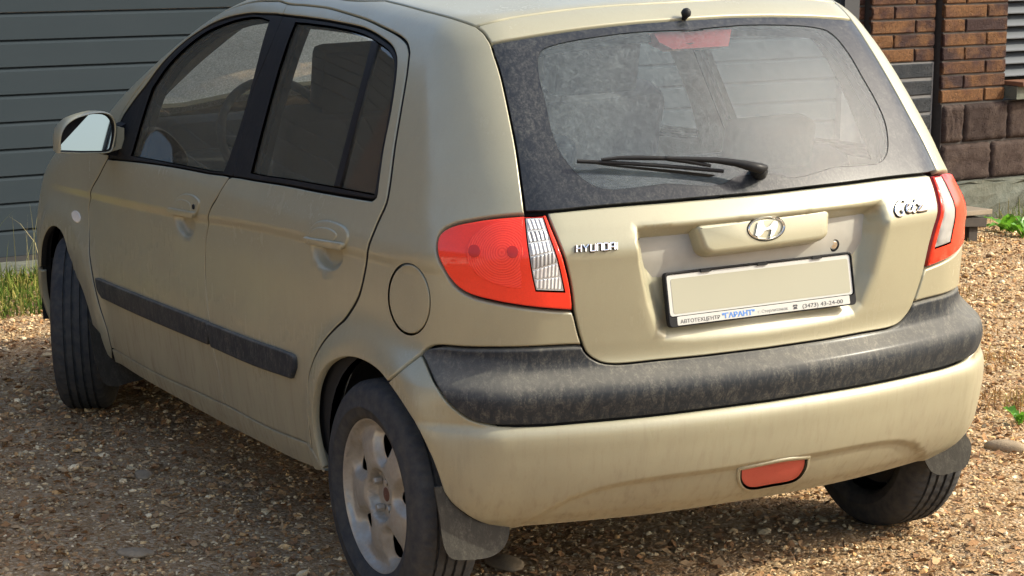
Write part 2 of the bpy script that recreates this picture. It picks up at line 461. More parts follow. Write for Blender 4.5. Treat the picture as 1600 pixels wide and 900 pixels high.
def paint_mat():
    t = NT('champagne_paint')
    xyz = t.z()
    stre = t.noise(9, 5, .6, t.coord((1.2, 1.2, .12)))            # runs of washed-down dust
    thin = t.noise(55, 4, .6, t.coord((1, 1, .05)), .2)           # thin rain streaks
    fine = t.noise(420, 2, .5)                                    # flake and dust grain
    blot = t.noise(3.5, 5, .6); spk = t.noise(130, 4, .7)
    low = t.n('ShaderNodeMapRange'); t.l(xyz[2], low.inputs[0]); low.inputs[1].default_value = .70; low.inputs[2].default_value = .22
    d1 = t.math('MULTIPLY', low.outputs[0], t.ramp(stre, (.3, .30), (.75, 1)))
    d2 = t.math('MULTIPLY', t.ramp(blot, (.35, 0), (.8, 1)), .25)
    d3 = t.math('MULTIPLY', t.ramp(thin, (.50, 0), (.72, 1)), t.math('ADD', t.math('MULTIPLY', low.outputs[0], .35), .06))
    d4 = t.math('MULTIPLY', t.ramp(spk, (.58, 0), (.75, 1)), .18)
    dust = t.math('MINIMUM', t.math('ADD', t.math('ADD', t.math('MULTIPLY', d1, .60), d3), t.math('ADD', t.math('ADD', d2, d4), .18)), 1.0)
    col = t.mix(fine, (.325, .309, .208), (.378, .362, .249))
    col = t.mix(dust, col, (.225, .195, .130))
    rough = t.math('ADD', t.math('MULTIPLY', dust, .40), .33)
    cr_ = t.math('ADD', t.math('MULTIPLY', dust, .6), .06)
    return t.end(t.bsdf(col, rough, .18, .4, .5, cr_))
def trim_mat(name='dusty_black_plastic', dusty=.23, base=(.023, .027, .032)):
    t = NT(name)
    st = t.noise(48, 7, .78, t.coord((1, 1, .42)), .7); sp = t.noise(190, 4, .75); big = t.noise(4, 4, .6)
    g = t.n('ShaderNodeNewGeometry'); sx = t.n('ShaderNodeSeparateXYZ'); t.l(g.outputs['Normal'], sx.inputs[0])
    up = t.n('ShaderNodeMapRange'); t.l(sx.outputs[2], up.inputs[0]); up.inputs[1].default_value = .1; up.inputs[2].default_value = .8
    f = t.math('MULTIPLY', t.ramp(st, (.45, 0), (.62, 1)), t.ramp(sp, (.40, .15), (.66, 1)))
    f = t.math('ADD', t.math('MULTIPLY', f, dusty*1.5), t.math('MULTIPLY', up.outputs[0], dusty*1.5))
    f = t.math('MULTIPLY', f, t.ramp(big, (.25, .5), (.7, 1.1)))
    c = t.mix(f, base, (.30, .275, .215))
    return t.end(t.bsdf(c, .72, 0, .14, .10, .22, normal=t.bump(sp, .3, .002)))
def glass_mat(name, tint, dust, dcol=(.42, .42, .38), rough=.02, fine=1.0, lo=.55):
    t = NT(name)
    tr = t.n('ShaderNodeBsdfTransparent'); tr.inputs[0].default_value = (*tint, 1)
    gl = t.n('ShaderNodeBsdfGlossy'); gl.inputs['Roughness'].default_value = rough; gl.inputs[0].default_value = (.95, .95, .95, 1)
    fr = t.n('ShaderNodeFresnel'); fr.inputs[0].default_value = 1.5
    mx = t.n('ShaderNodeMixShader'); t.l(fr.outputs[0], mx.inputs[0]); t.l(tr.outputs[0], mx.inputs[1]); t.l(gl.outputs[0], mx.inputs[2])
    df = t.n('ShaderNodeBsdfDiffuse'); df.inputs[0].default_value = (*dcol, 1)
    ts = t.n('ShaderNodeBsdfTranslucent'); ts.inputs[0].default_value = (*dcol, 1)
    dm = t.n('ShaderNodeMixShader'); dm.inputs[0].default_value = .35; t.l(df.outputs[0], dm.inputs[1]); t.l(ts.outputs[0], dm.inputs[2])
    st = t.noise(70*fine, 7, .8, t.coord((1, 1, .5)), .6); sp = t.noise(200*fine, 4, .7); big = t.noise(3, 4, .6)
    f = t.math('MULTIPLY', t.ramp(st, (.38, lo), (.68, 1)), t.ramp(sp, (.38, .6), (.70, 1.5)))
    f = t.math('MULTIPLY', f, t.ramp(big, (.3, .75), (.7, 1.0)))
    f = t.math('MULTIPLY', f, dust)
    m2 = t.n('ShaderNodeMixShader'); t.l(f, m2.inputs[0]); t.l(mx.outputs[0], m2.inputs[1]); t.l(dm.outputs[0], m2.inputs[2])
    return t.end(m2.outputs[0])
def frit_mat():                # black ceramic border under dusty glass
    t = NT('dusty_black_glass_border')
    st = t.noise(60, 7, .8, t.coord((1, 1, .5)), .8); sp = t.noise(170, 4, .75); big = t.noise(3.5, 4, .6)
    f = t.math('MULTIPLY', t.ramp(st, (.42, .05), (.66, 1)), t.ramp(sp, (.40, .15), (.68, 1)))
    f = t.math('MULTIPLY', f, t.ramp(big, (.3, .35), (.72, 1)))
    f = t.math('MULTIPLY', f, .30)
    c = t.mix(f, (.012, .0145, .018), (.33, .32, .27))
    r = t.math('ADD', t.math('MULTIPLY', f, .9), .30)
    return t.end(t.bsdf(c, r, 0, .2, .25, .15))
def lens_mat(name, col, rough=.12, em=0, bs=260):
    t = NT(name)
    f = t.noise(bs, 2, .5)
    c = t.mix(f, [q*.8 for q in col], col)
    return t.end(t.bsdf(c, rough, 0, .3, 0.25, .05, normal=t.bump(f, .12, .002), Transmission_Weight=0.0))
PAINT = paint_mat()
TRIM = trim_mat()
TRIM2 = trim_mat('clean_black_trim', .03, (.009, .0095, .011))
FLAP = trim_mat('muddy_rubber', .13, (.026, .024, .020))
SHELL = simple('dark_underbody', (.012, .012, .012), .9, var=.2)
LINING = simple('cabin_lining', (.30, .285, .245), .9)
CLOTH = simple('charcoal_seat_cloth', (.045, .047, .052), .95, vs=40)
DASH = simple('dark_dashboard_plastic', (.035, .036, .038), .7)
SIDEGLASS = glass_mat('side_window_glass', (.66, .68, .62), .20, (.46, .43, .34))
REARGLASS = glass_mat('dusty_rear_glass', (.76, .82, .82), .28, (.44, .51, .51), lo=.4)
CLEARGLASS = glass_mat('windscreen_glass', (.78, .80, .78), .85, (.88, .90, .86), lo=.7)
SUNGLASS = glass_mat('dusty_side_glass_painted_glow', (.72, .74, .70), .42, (.72, .71, .62), lo=.7)  # right-hand panes: dust made paler and denser to paint in the sun glow
FRIT = frit_mat()
# ------------------------------------------------------------------ the car: body panels
CAR = empty('hatchback_car', (0, 0, 0))
tag(CAR, 'dusty champagne beige five-door hatchback seen from behind, parked on the gravel', 'car')
s_A = pc([(168, 248), (155, 273), (142, 297), (138, 330), (139, 385), (144, 430), (154, 475), (168, 520), (174, 545)])
s_bot1 = pc([(174, 545), (247, 585), (300, 609), (353, 633)])
s_bot2 = pc([(353, 633), (421, 669), (487, 703)])
s_B = pc([(357, 278), (340, 306), (327, 330), (321.5, 375), (320.5, 430), (325, 490), (333, 545), (343, 590), (353, 633)])
s_Bup = pc([(362, 275), (378, 197), (393, 140), (418, 78), (441, 23)])
s_C1 = pc([(639, 83), (635, 117), (626.7, 167), (616.7, 227), (608, 293), (603, 318), (590, 347), (576, 382)])
s_C2 = pc([(576, 382), (573, 402), (568, 432), (560, 463), (547, 487), (523, 513), (502, 538), (488, 566), (480.5, 597), (480.5, 633), (484, 678), (487, 703)])
s_T = pc([(639, 83), (636, 69), (625, 57), (600, 43), (567, 28), (517, 13), (480, 8), (450, 5.5)])
belt1 = pc([(168, 248.5), (196, 251), (262, 259), (349, 273.5), (357, 275.5)])
trim_top1 = pc([(441, 23), (428, 21.5), (400, 20.5), (377, 22.5), (350, 29), (317, 44), (283, 68), (253, 98), (227, 133)])
sail1 = pc([(227, 133), (206, 160), (188, 188), (176, 222), (168, 248.5)])
belt2 = pc([(362, 276), (377, 278), (440, 288), (507, 300.5), (580, 312)])
trim_r2 = pc([(580, 312), (586.5, 307), (589, 290), (597, 233), (610, 167), (617.5, 112), (618, 90), (612, 74), (597, 60.5), (567, 44), (517, 33), (480, 27.5), (457, 25), (441, 23)])
belt3 = px([(357, 278), (362, 276)])
# outer edge of the front door frame, up the windscreen pillar
tt = np.vstack([trim_top1[8:], sail1[1:]])
nrm = np.gradient(tt, axis=0); nrm = np.stack([nrm[:, 1], -nrm[:, 0]], 1); nrm /= np.linalg.norm(nrm, axis=1)[:, None]
if (nrm[3] @ np.array([0, 1])) < 0: nrm = -nrm
wid = np.interp(np.linspace(0, 1, len(tt)), [0, .3, .6, .8, 1], [.040, .036, .030, .022, .006])
frame_out = np.vstack([px([(450, 5.5)]), px([(425, 4.5)]), (tt + nrm*wid[:, None])[2:]])
frame_out = cr(frame_out[::4].tolist() + [frame_out[-1].tolist()])
arch_R = pc([(505, 735), (496, 705), (489.5, 668), (489, 635), (494, 602), (506, 576), (524, 562.5), (546, 558.5), (569, 565), (591, 580), (604.5, 597)])
arch_R2 = pc([(604.5, 597), (622, 622), (645, 658), (666, 700), (682, 739), (691, 768)])
arch_F = np.vstack([px([(176, 563), (160, 547), (147, 517), (140, 490), (127, 450), (111, 415)]), w3([(2.40, .8, .585), (2.50, .8, .605), (2.60, .8, .585), (2.70, .79, .52), (2.765, .79, .43), (2.79, .785, .34), (2.785, .78, .24)])])
arch_F = cr(arch_F)
lamp_o = pc([(818.7, 335.5), (772, 339.5), (735.6, 345), (706, 352), (688, 364), (682.5, 380), (684, 400), (692, 418), (704, 437.5), (717, 451.5), (736, 462.5), (767, 471), (806.5, 478.5), (858, 484.6), (895, 487)])
lamp_i = pc([(853.7, 334), (862.7, 356), (875, 385.6), (885, 417.4), (892, 450), (896.5, 487)])
cpil = pc([(743, 40.5), (749, 45), (756, 51), (761.5, 59), (767, 68), (772, 85), (777, 99), (783, 119), (795, 173), (806.7, 233), (815, 293), (820, 332)])
ditch = np.vstack([pc([(743, 40.5), (710, 29), (675, 19.5), (630, 7.5), (600, 0)])[:-1], cr(w3([(.53, .55, 1.455), (.9, .55, 1.462), (1.2, .54, 1.452), (1.36, .53, 1.43)]))])
wsc = cr(w3([(1.36, .53, 1.43), (1.62, .575, 1.335), (1.92, .62, 1.18), (2.13, .66, 1.06), (2.22, .68, 1.0)]))
seam_q = pc([(896.5, 487), (902, 513), (910, 541)])
strip_top = pc([(910, 541), (900, 540.5), (844, 543), (773, 544.7), (725, 544), (684, 541.5), (667, 545), (658, 553)])
seam_w = pc([(658, 553), (631, 573), (604.5, 597)])
def symm(curve, v=None):       # left half (ending on the centre line) -> full curve
    c = np.array(curve); e = np.array([[0, c[-1, 1] if v is None else v]])
    h = np.vstack([c, e]); h = h[np.concatenate([[True], np.linalg.norm(np.diff(h, axis=0), axis=1) > 1e-4])]
    return np.vstack([h, (h*np.array([-1, 1]))[::-1][1:]])
# centre line chart heights
def vc(x, z): return to_wall([[x, 0, z]])[0, 1]
gate_bot = pc([(910, 541), (921, 557), (939, 566.5), (961, 569), (1028, 563), (1100, 556)])
glass_bot = pc([(820, 332.5), (850, 330), (950, 321.5), (1072, 311.5)])
glass_bot2 = pc([(820, 332.5), (853.7, 331)])
roof_tr = pc([(743, 40.5), (770, 33.5), (800, 27), (850, 19.5), (900, 13), (960, 8), (1000, 5.8)])
hatch_tr = pc([(767, 68.5), (800, 61.5), (860, 51.5), (930, 42), (1000, 34.5), (1050, 31)])
strip_bot = pc([(658, 553), (667.5, 572.5), (680, 600), (700, 630), (720, 647.5), (740, 659), (765, 664), (800, 665.3), (850, 664), (900, 660), (1000, 651), (1100, 639.5)])
bump_bot = np.vstack([pc([(691, 768), (704, 786), (722, 801), (745, 815), (775, 826)]), pc([(775, 826), (793, 827), (900, 817), (1033, 803), (1110, 792)])])

body_side = loop(s_C2[::-1], s_C1[::-1], s_T, frame_out[2:], wsc[::-1], ditch[::-1], cpil, lamp_o, seam_q, strip_top, seam_w, arch_R[::-1], px([(505, 735), (487, 703)]))
flap_c = np.array([(639 + 30*math.cos(a)+2.5*math.sin(a), 467.5 + 51.5*math.sin(a)) for a in np.linspace(0, 2*math.pi, 40, endpoint=False)])
flap_o = loop(px(flap_c))
def feat(poly, d, sym=True):   # constraint line following a step in the skin
    q = inset(loop(dens(np.array(poly + poly[:1], float), .016)), d)
    return q
rec_l = [w3(np.column_stack([np.full(len(q), -.5), q])) for q in (feat(RECESS, .001), feat(RECESS, .017), feat(RECESS, .035), feat(RECESS, .051))]
led = np.array(LEDGE[1:10]); led = cr(led); led = np.vstack([(led*[-1, 1])[::-1], led[1:]])
def off(c, d):
    g = np.gradient(c, axis=0); g = np.stack([-g[:, 1], g[:, 0]], 1); return c + d*g/np.linalg.norm(g, axis=1)[:, None]
led_l = [w3(np.column_stack([np.full(len(led), -.48), off(led, d)])) for d in (.011, .004, -.004, -.011)]
def cup_rings(i):
    cx, cz, rx, rz = CUPS[i]
    return [w3([(cx + rx*q*math.cos(a), .8, cz + rz*q*math.sin(a)) for a in np.linspace(0, 2*math.pi, 44)]) for q in (1.0, .9, .78, .65, .5)]
for i_, r_ in enumerate(rec_l): rec_l[i_] = np.vstack([r_, r_[:1]])
crx = np.arange(-.35, 2.7, .014)
crl = [w3(np.column_stack([crx, np.full(len(crx), .8), crease_z(crx) - d_])) for d_ in (.001, .010, .018, .026, .035)]
BS = panel('body_side', PAINT, CAR, body_side, 'B', holes=[flap_o], spacing=.018, depth=.02, extra=crl)
for o, side in zip(BS, 'LR'):
    if side == 'L': panel('fuel_flap', PAINT, o, inset(flap_o, -.0037), 'L', spacing=.016, gap=.002, bevel=.0015)
fd = loop(s_A, s_bot1, s_B[::-1], px([(357, 275.5)]), belt1[::-1])
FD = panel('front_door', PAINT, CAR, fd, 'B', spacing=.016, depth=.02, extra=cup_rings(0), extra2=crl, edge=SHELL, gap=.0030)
ff = loop(frame_out, sail1[::-1], trim_top1[::-1])
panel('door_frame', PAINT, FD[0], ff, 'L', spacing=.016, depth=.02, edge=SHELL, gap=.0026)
rd = loop(s_bot2, s_C2[::-1], s_C1[::-1], s_T, px([(450, 5.5), (441, 23)]), trim_r2[::-1], belt2[::-1], belt3[::-1], s_B)
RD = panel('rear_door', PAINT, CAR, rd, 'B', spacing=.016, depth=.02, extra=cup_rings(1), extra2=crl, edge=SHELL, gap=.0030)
sill = loop(s_bot1, s_bot2, px([(487, 703), (505, 735), (511, 737)]), pc([(511, 737), (485.5, 729), (397, 687), (308, 640), (226, 594), (180, 567)]), px([(180, 567), (174, 545)]))
panel('sill', PAINT, CAR, sill, 'B', spacing=.02, depth=.05)
# window trims and glass
glass1 = loop(pc([(204, 241), (262, 251.5), (347, 266)]), px([(347, 266), (352, 255)]), pc([(352, 255), (372, 197), (395, 115), (418, 33)]), pc([(418, 33), (400, 28), (377, 30), (352, 37), (320, 51), (288, 75), (259, 105), (236, 138)]), pc([(236, 138), (222, 180), (204, 241)]))
trim1 = loop(belt1, s_Bup, trim_top1, sail1)
glass2 = loop(pc([(391, 267.5), (450, 277), (516, 288), (565, 297), (581, 300)]), pc([(581, 300), (592, 236), (604, 170), (611.5, 118), (612, 100), (607, 85), (590, 70), (562, 54), (517, 43), (480, 38), (459, 36)]), pc([(459, 36), (430, 120), (408, 200), (391, 267.5)]))
trim2 = loop(belt2, trim_r2, s_Bup[::-1])
for tr, gl, dr in ((trim1, glass1, FD), (trim2, glass2, RD)):
    panel('window_trim', TRIM2, dr[0], tr, 'L', holes=[gl], spacing=.02, offset=-.004, depth=.02)
    mirror(dr[0].children[-1], dr[1])
    panel('window_glass', SIDEGLASS, dr[0], gl, 'L', spacing=.03, offset=-.011, rim=False, gap=-.004)
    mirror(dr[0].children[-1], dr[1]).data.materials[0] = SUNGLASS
mirror([c for c in FD[0].children if c.name.startswith('door_frame')][0], FD[1])
bar = loop(px([(579, 62), (588, 67), (588, 67), (529, 292), (519, 290)]))
panel('window_divider', TRIM2, RD[0], bar, 'L', spacing=.02, offset=-.003, depth=.01, gap=0)
mirror(RD[0].children[-1], RD[1])
# rubbing strips on the doors
m1 = loop(pc([(152, 432.5), (236, 465.5), (326, 500.5)]), px([(326, 500.5), (332.5, 520), (329.5, 539)]), pc([(329.5, 539), (236.7, 500), (163, 466.5)]), pc([(163, 466.5), (156, 455), (152, 432.5)]))
m2 = loop(pc([(327.5, 502), (395, 528), (457, 550)]), pc([(457, 550), (464.5, 557), (465.5, 575), (460, 592.5)]), pc([(460, 592.5), (404, 573), (335, 543)]), px([(335, 543), (327.5, 502)]))
for m_, dr in ((m1, FD), (m2, RD)):
    panel('door_moulding', TRIM, dr[0], m_, 'L', spacing=.02, offset=.013, depth=.014, bevel=.005, gap=.0026)
    mirror(dr[0].children[-1], dr[1])
# pull handles: a flap over the cup, with an inner finger plate
Fh = lambda P: F(P, True, False)
def handle(door, out, inn, bar):
    hk = dict(chart=lambda T: from_wall(T, Fh), normal=lambda Q: grad(Q, Fh))
    bar = round_poly(px(bar), .004)
    panel('door_handle', PAINT, door[0], loop(*out), 'L', spacing=.012, offset=.006, depth=.012, bevel=.004, gap=.0, **hk)
    h = door[0].children[-1]
    panel('handle_plate', PAINT, h, loop(*inn), 'L', spacing=.012, offset=.0085, depth=.006, bevel=.003, gap=.0, **hk)
    panel('pull_bar', PAINT, h, bar, 'L', spacing=.012, offset=.015, depth=.020, bevel=.0018, gap=.0, **hk)
    hm = mirror(h, door[1])
    for c_ in list(h.children): mirror(c_, hm)
handle(FD, (pc([(268.5, 326), (273, 316), (280, 307.5), (290, 303), (299, 303.5), (307.5, 308), (312.5, 315), (311, 327), (307.5, 337.5)]), px([(307.5, 337.5), (269.5, 330.5)])),
       (pc([(270.5, 325.5), (275, 316.5), (281, 312), (288, 311.5), (296, 314), (301, 320), (301, 333)]), px([(301, 333), (270.5, 328)])), [(268.5, 324), (308.5, 331.5), (307, 338.5), (270, 331)])
handle(RD, (pc([(480.5, 368), (487, 356), (497, 347), (511, 344.5), (527, 348), (540, 355), (545, 363), (545, 374), (540, 387.5)]), px([(540, 387.5), (532, 387), (484, 376)])),
       (pc([(484, 370), (490, 361), (498, 356), (509, 355.5), (522, 359), (530, 367), (529.5, 383)]), px([(529.5, 383), (486, 373.5)])), [(480.5, 368.5), (541.5, 380), (540, 388.5), (484, 377)])
lk = MB(); c_ = px_body([(306, 323)])[0]; n_ = grad(c_[None])[0]
lk.lathe([(.0001, .004), (.006, .004), (.0075, .002), (.0075, -.004)], 16, 'y', (0, 0, 0))
lko = lk.obj('door_lock', TRIM2, [c for c in FD[0].children if c.name.startswith('door_handle')][0], auto=40)
lko.location = (c_ + n_*.006).tolist()
# tailgate, glass, roof
def closed_sym(left):          # left half running from centre line to centre line -> closed outline
    l = np.vstack([[[0, left[0, 1]]], left, [[0, left[-1, 1]]]])
    return loop(np.vstack([l, (l*[-1, 1])[::-1]]))
gb = pc([(853.7, 331), (950, 321.5), (1072, 311.5)])
TG = panel('tailgate', PAINT, CAR, closed_sym(np.vstack([gb[::-1], lamp_i, seam_q, gate_bot])), 'C', spacing=.011, depth=.02, extra=rec_l)
k0 = int(np.argmin(np.linalg.norm(cpil - hatch_tr[0], axis=1)))
panel('tailgate_top', PAINT, TG, closed_sym(np.vstack([roof_tr[::-1], cpil[:k0], hatch_tr])), 'C', spacing=.016, depth=.02)
gl_out = closed_sym(np.vstack([hatch_tr[::-1], cpil[k0:], px([(835, 331.3)]), gb]))
clr = pc([(1100, 45), (1040, 47), (983, 50.5), (900, 62), (862, 71), (847, 78), (841, 91), (843, 120), (852, 157), (861, 200), (873, 233), (893, 261), (913, 280), (935, 292), (958, 296)])
bt = pc([(958, 296), (1000, 291.5), (1040, 286)])
hump = w3([(-.46, .10, 1.062), (-.455, .06, 1.075), (-.45, .0, 1.08)])
left = np.vstack([clr, bt[1:], cr(np.vstack([bt[-1:], hump]))[1:]])
clear_o = closed_sym(left)
RW = panel('rear_window', REARGLASS, TG, clear_o, 'C', spacing=.03, offset=-.0035, rim=False, gap=-.004)
panel('window_border', FRIT, RW, inset(gl_out, .0024), 'C', holes=[clear_o], spacing=.02, offset=-.0015, depth=.006, gap=0, bevel=.0004)
ro = closed_sym(np.vstack([roof_tr[::-1], ditch, w3([(1.40, .3, 1.44), (1.42, .02, 1.45)])]))
roof_xy = loop(dens(np.vstack([from_wall(ro)[:, :2], from_wall(ro[:1])[:, :2]]), .02))
panel('roof', PAINT, CAR, roof_xy, 'C', chart=from_top, spacing=.03, depth=.02)
# lamps
LAMP_D = lens_mat('deep_red_lamp_rim', (.30, .018, .014), .25)
LAMP_R = lens_mat('red_lamp_lens', (.95, .052, .024), .10)
lampo = loop(lamp_o, lamp_i[::-1], px([(853.7, 334), (818.7, 335.5)]))
revo = loop(pl([(821.5, 342), (848, 341)]), pc([(848, 341), (858.5, 373), (869.8, 405.5), (875.5, 430), (880.5, 454)]), pl([(880.5, 454), (838, 452.5)]), pc([(838, 452.5), (832, 424), (826, 385), (821.5, 342)]))
TLs = panel('tail_lamp', LAMP_D, CAR, lampo, 'B', spacing=.012, offset=.002, depth=.03, bevel=.004, gap=.0022)
lred = inset(lampo, .0035)
red_o = loop(lred)
bowl = loop(px([(765 + 60*math.cos(a) - 6*math.sin(a), 391 + 52*math.sin(a)) for a in np.linspace(0, 2*math.pi, 48, endpoint=False)]))
t = NT('fluted_clear_lens'); g = t.coord()
wv = t.n('ShaderNodeTexWave', wave_type='BANDS', bands_direction='Y'); wv.inputs['Scale'].default_value = 38; wv.inputs['Distortion'].default_value = .6
t.l(t.coord((1, 1, .25)), wv.inputs['Vector'])
REV = t.end(t.bsdf(t.ramp(wv.outputs['Fac'], (.15, (.40, .40, .39)), (.5, (.80, .80, .77)), (.9, (.92, .92, .88))), .12, 0, .6, .7, .05, normal=t.bump(wv.outputs['Fac'], .7, .004)))
REV2 = t.m.copy(); REV2.name = 'fluted_clear_lens_grey'
for e_, c_ in zip([n_ for n_ in REV2.node_tree.nodes if n_.type == 'VALTORGB'][0].color_ramp.elements, (.22, .42, .62)): e_.color = (c_, c_, c_*.97, 1)
t = NT('lamp_bowl_red'); ct = px_body([(785, 395)])[0]
mpv = t.n('ShaderNodeMapping'); mpv.inputs['Location'].default_value = (-ct).tolist(); g = t.n('ShaderNodeNewGeometry'); t.l(g.outputs['Position'], mpv.inputs[0])
wv = t.n('ShaderNodeTexWave', wave_type='RINGS', rings_direction='SPHERICAL'); wv.inputs['Scale'].default_value = 55; wv.inputs['Distortion'].default_value = 2.2; wv.inputs['Detail'].default_value = 3; wv.inputs['Detail Scale'].default_value = 60; t.l(mpv.outputs[0], wv.inputs['Vector'])
BOWL = t.end(t.bsdf(t.ramp(wv.outputs['Fac'], (.1, (.86, .036, .018)), (.9, (1.0, .070, .034))), .12, 0, .3, .3, .05, normal=t.bump(wv.outputs['Fac'], .35, .003)))
BULB = simple('dark_bulb_behind_lens', (.50, .026, .017), .2)
panel('red_lens', LAMP_R, TLs[0], red_o, 'L', holes=[revo], spacing=.010, offset=.0048, depth=.004, bevel=.002, gap=0.0)
mirror(TLs[0].children[-1], TLs[1])
REVB = simple('pale_lens_base', (.62, .62, .59), .3)
panel('reversing_reflector', REVB, TLs[0], revo, 'L', spacing=.012, offset=.0030, depth=.003, bevel=.0005, gap=0)
mirror(TLs[0].children[-1], TLs[1])
# reversing lens: a stack of fluted bands
revL = np.array([(822.5, 343), (826.5, 381), (832, 422), (838.5, 451.5)]); revR = np.array([(847.3, 342), (858.5, 376), (870.3, 410), (879.3, 453)])
def on_line(P, f): return np.stack([np.interp(f, np.linspace(0, 1, len(P)), P[:, i]) for i in (0, 1)], -1)
for k in range(6):
    a, b = (k + .03)/6, (k + .97)/6
    q = loop(pl([on_line(revL, a), on_line(revR, a)]), pl([on_line(revR, a), on_line(revR, b)]), pl([on_line(revR, b), on_line(revL, b)]), pl([on_line(revL, b), on_line(revL, a)]))
    panel('reversing_lens', REV if k % 2 == 0 or k == 5 else REV2, TLs[0], q, 'L', spacing=.012, offset=.0042, depth=.004, bevel=.0012, gap=.0004)
    mirror(TLs[0].children[-1], TLs[1])
# lamp bowl behind the lens, left of the reversing lens, with two bulbs
ang = np.linspace(math.radians(78), math.radians(282), 40)
bw = np.array([(818 + 88*math.cos(a)*1.0, 396 - 54*math.sin(a)) for a in ang])
bw[:, 0] = np.minimum(bw[:, 0], 817)
panel('lamp_bowl', BOWL, TLs[0], loop(pc(bw), px([bw[-1], (817, 396), bw[0]])), 'L', spacing=.010, offset=.0066, depth=.003, bevel=.0008, gap=0.0)
mirror(TLs[0].children[-1], TLs[1])
for bx, by, br in ((743, 393, 9.5), (802, 394, 9)):
    panel('lamp_bulb', BULB, TLs[0], loop(px([(bx + br*math.cos(a), by + br*math.sin(a)) for a in np.linspace(0, 2*math.pi, 20, endpoint=False)])), 'L', spacing=.008, offset=.0076, depth=.001, bevel=.0005, gap=0.0)
    mirror(TLs[0].children[-1], TLs[1])
# bumper
strip_o = closed_sym(np.vstack([gate_bot[::-1], strip_top, strip_bot]))
bump_o = closed_sym(np.vstack([strip_bot[::-1], seam_w[:0], cr(np.vstack([seam_w[::4], seam_w[-1:]])), arch_R2, bump_bot]))
refl_o = loop(pc([(1158, 734), (1190, 727), (1225, 720), (1258.5, 717)]), pc([(1258.5, 717), (1256, 732), (1243, 748), (1205, 757), (1172, 761.5), (1161, 755), (1157.5, 745), (1158, 734)]))
BU = panel('rear_bumper', PAINT, CAR, bump_o, 'C', holes=[refl_o], spacing=.0105, depth=.03, extra=led_l)
panel('bumper_strip', TRIM, BU, strip_o, 'C', spacing=.0075, offset=.002, depth=.02, bevel=.004)
# front end (hidden from the photograph but part of the car)
fen = loop(s_A[::-1], cr(w3([(2.16, .73, .975), (2.5, .66, .93), (2.8, .58, .86), (3.0, .5, .80)])), dens(w3([(3.0, .5, .80), (3.0, .62, .62), (2.9, .74, .50), (2.80, .78, .42)])), arch_F[arch_F[:, 1] > .40][::-1] if 0 else arch_F[:int(np.argmin(np.abs(arch_F[:, 1] - .42) + 10*(arch_F[:, 0] < TS1)))][::-1], px([(176, 563), (174, 545)]))
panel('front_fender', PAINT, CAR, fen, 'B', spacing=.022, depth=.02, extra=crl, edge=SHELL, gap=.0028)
ka = int(np.argmin(np.abs(arch_F[:, 1] - .42) + 10*(arch_F[:, 0] < TS1)))
TM = TS1 + TA*math.pi/2
fb = (np.vstack([w3([(3.12, .02, .78), (3.0, .5, .79)]), dens(w3([(3.0, .5, .79), (3.0, .62, .61), (2.9, .74, .50), (2.80, .78, .42)])), arch_F[ka:], w3([(2.785, .77, .22), (3.0, .6, .20), (3.1, .1, .20)])]))
fb = loop(dens(np.vstack([fb, (fb*[-1, 1] + [2*TM, 0])[::-1], fb[:1]]), .03))
panel('front_bumper', PAINT, CAR, fb, 'C', spacing=.04, depth=.02)
hood = [(2.20, 0), (2.2, .45), (2.13, .66), (2.5, .63), (2.8, .55), (3.0, .46), (3.07, .2), (3.08, 0)]
hl = cr(hood); hl = np.vstack([hl, (hl*[1, -1])[::-1]])
panel('bonnet', PAINT, CAR, loop(hl), 'C', chart=from_top, spacing=.04, depth=.02)
ws = np.vstack([from_wall(wsc)[:, :2], [[2.27, .4], [2.29, 0]]]); ws0 = np.vstack([[[1.42, 0], [1.40, .3]], ws])
ws0 = cr(ws0); panel('windscreen', CLEARGLASS, CAR, loop(np.vstack([ws0, (ws0*[1, -1])[::-1]])), 'C', chart=from_top, spacing=.05, offset=-.004, rim=False)
# inner shell behind the gaps and cabin lining
F0 = lambda P: F(P, False)
low = w3([(2.30, .70, .95), (2.9, .60, .82)])
edge = np.vstack([roof_tr[::-1][::4], ditch[::4], wsc[::3], low, [[3.6, .34], [3.5, .275], [2.4, .275], [.8, .285]]])
def circ(cx, cz, r): return loop(dens(to_wall([(cx + r*math.cos(a), .8, cz + r*math.sin(a)) for a in np.linspace(0, 2*math.pi, 40)])))
whs = []
for s_ in (1, -1):
    for g_ in (glass1, glass2): whs.append(inset(g_, -.008)*[s_, 1])
    for q in (circ(0, .30, .345), circ(2.455, .29, .345)):
        q = np.stack([q[:, 0], np.maximum(q[:, 1], .292)], 1); q = loop(q); whs.append(q*[s_, 1])
whs = [loop(h) for h in whs] + [inset(clear_o, -.008)]
eo = closed_sym(edge)
eo = loop(dens(np.vstack([eo, eo[:1]]), .05))
sh = panel('inner_shell', SHELL, CAR, eo, 'C', holes=whs, spacing=.035, offset=-.034, depth=.020, gap=0)
panel('cabin_lining', LINING, sh, eo, 'C', holes=whs, spacing=.06, offset=-.055, rim=False, gap=.002, chart=lambda T: from_wall(T, F0), normal=lambda Q: grad(Q, F0))
panel('headlining', LINING, sh, inset(roof_xy, .01), 'C', chart=from_top, spacing=.08, offset=-.035, rim=False)
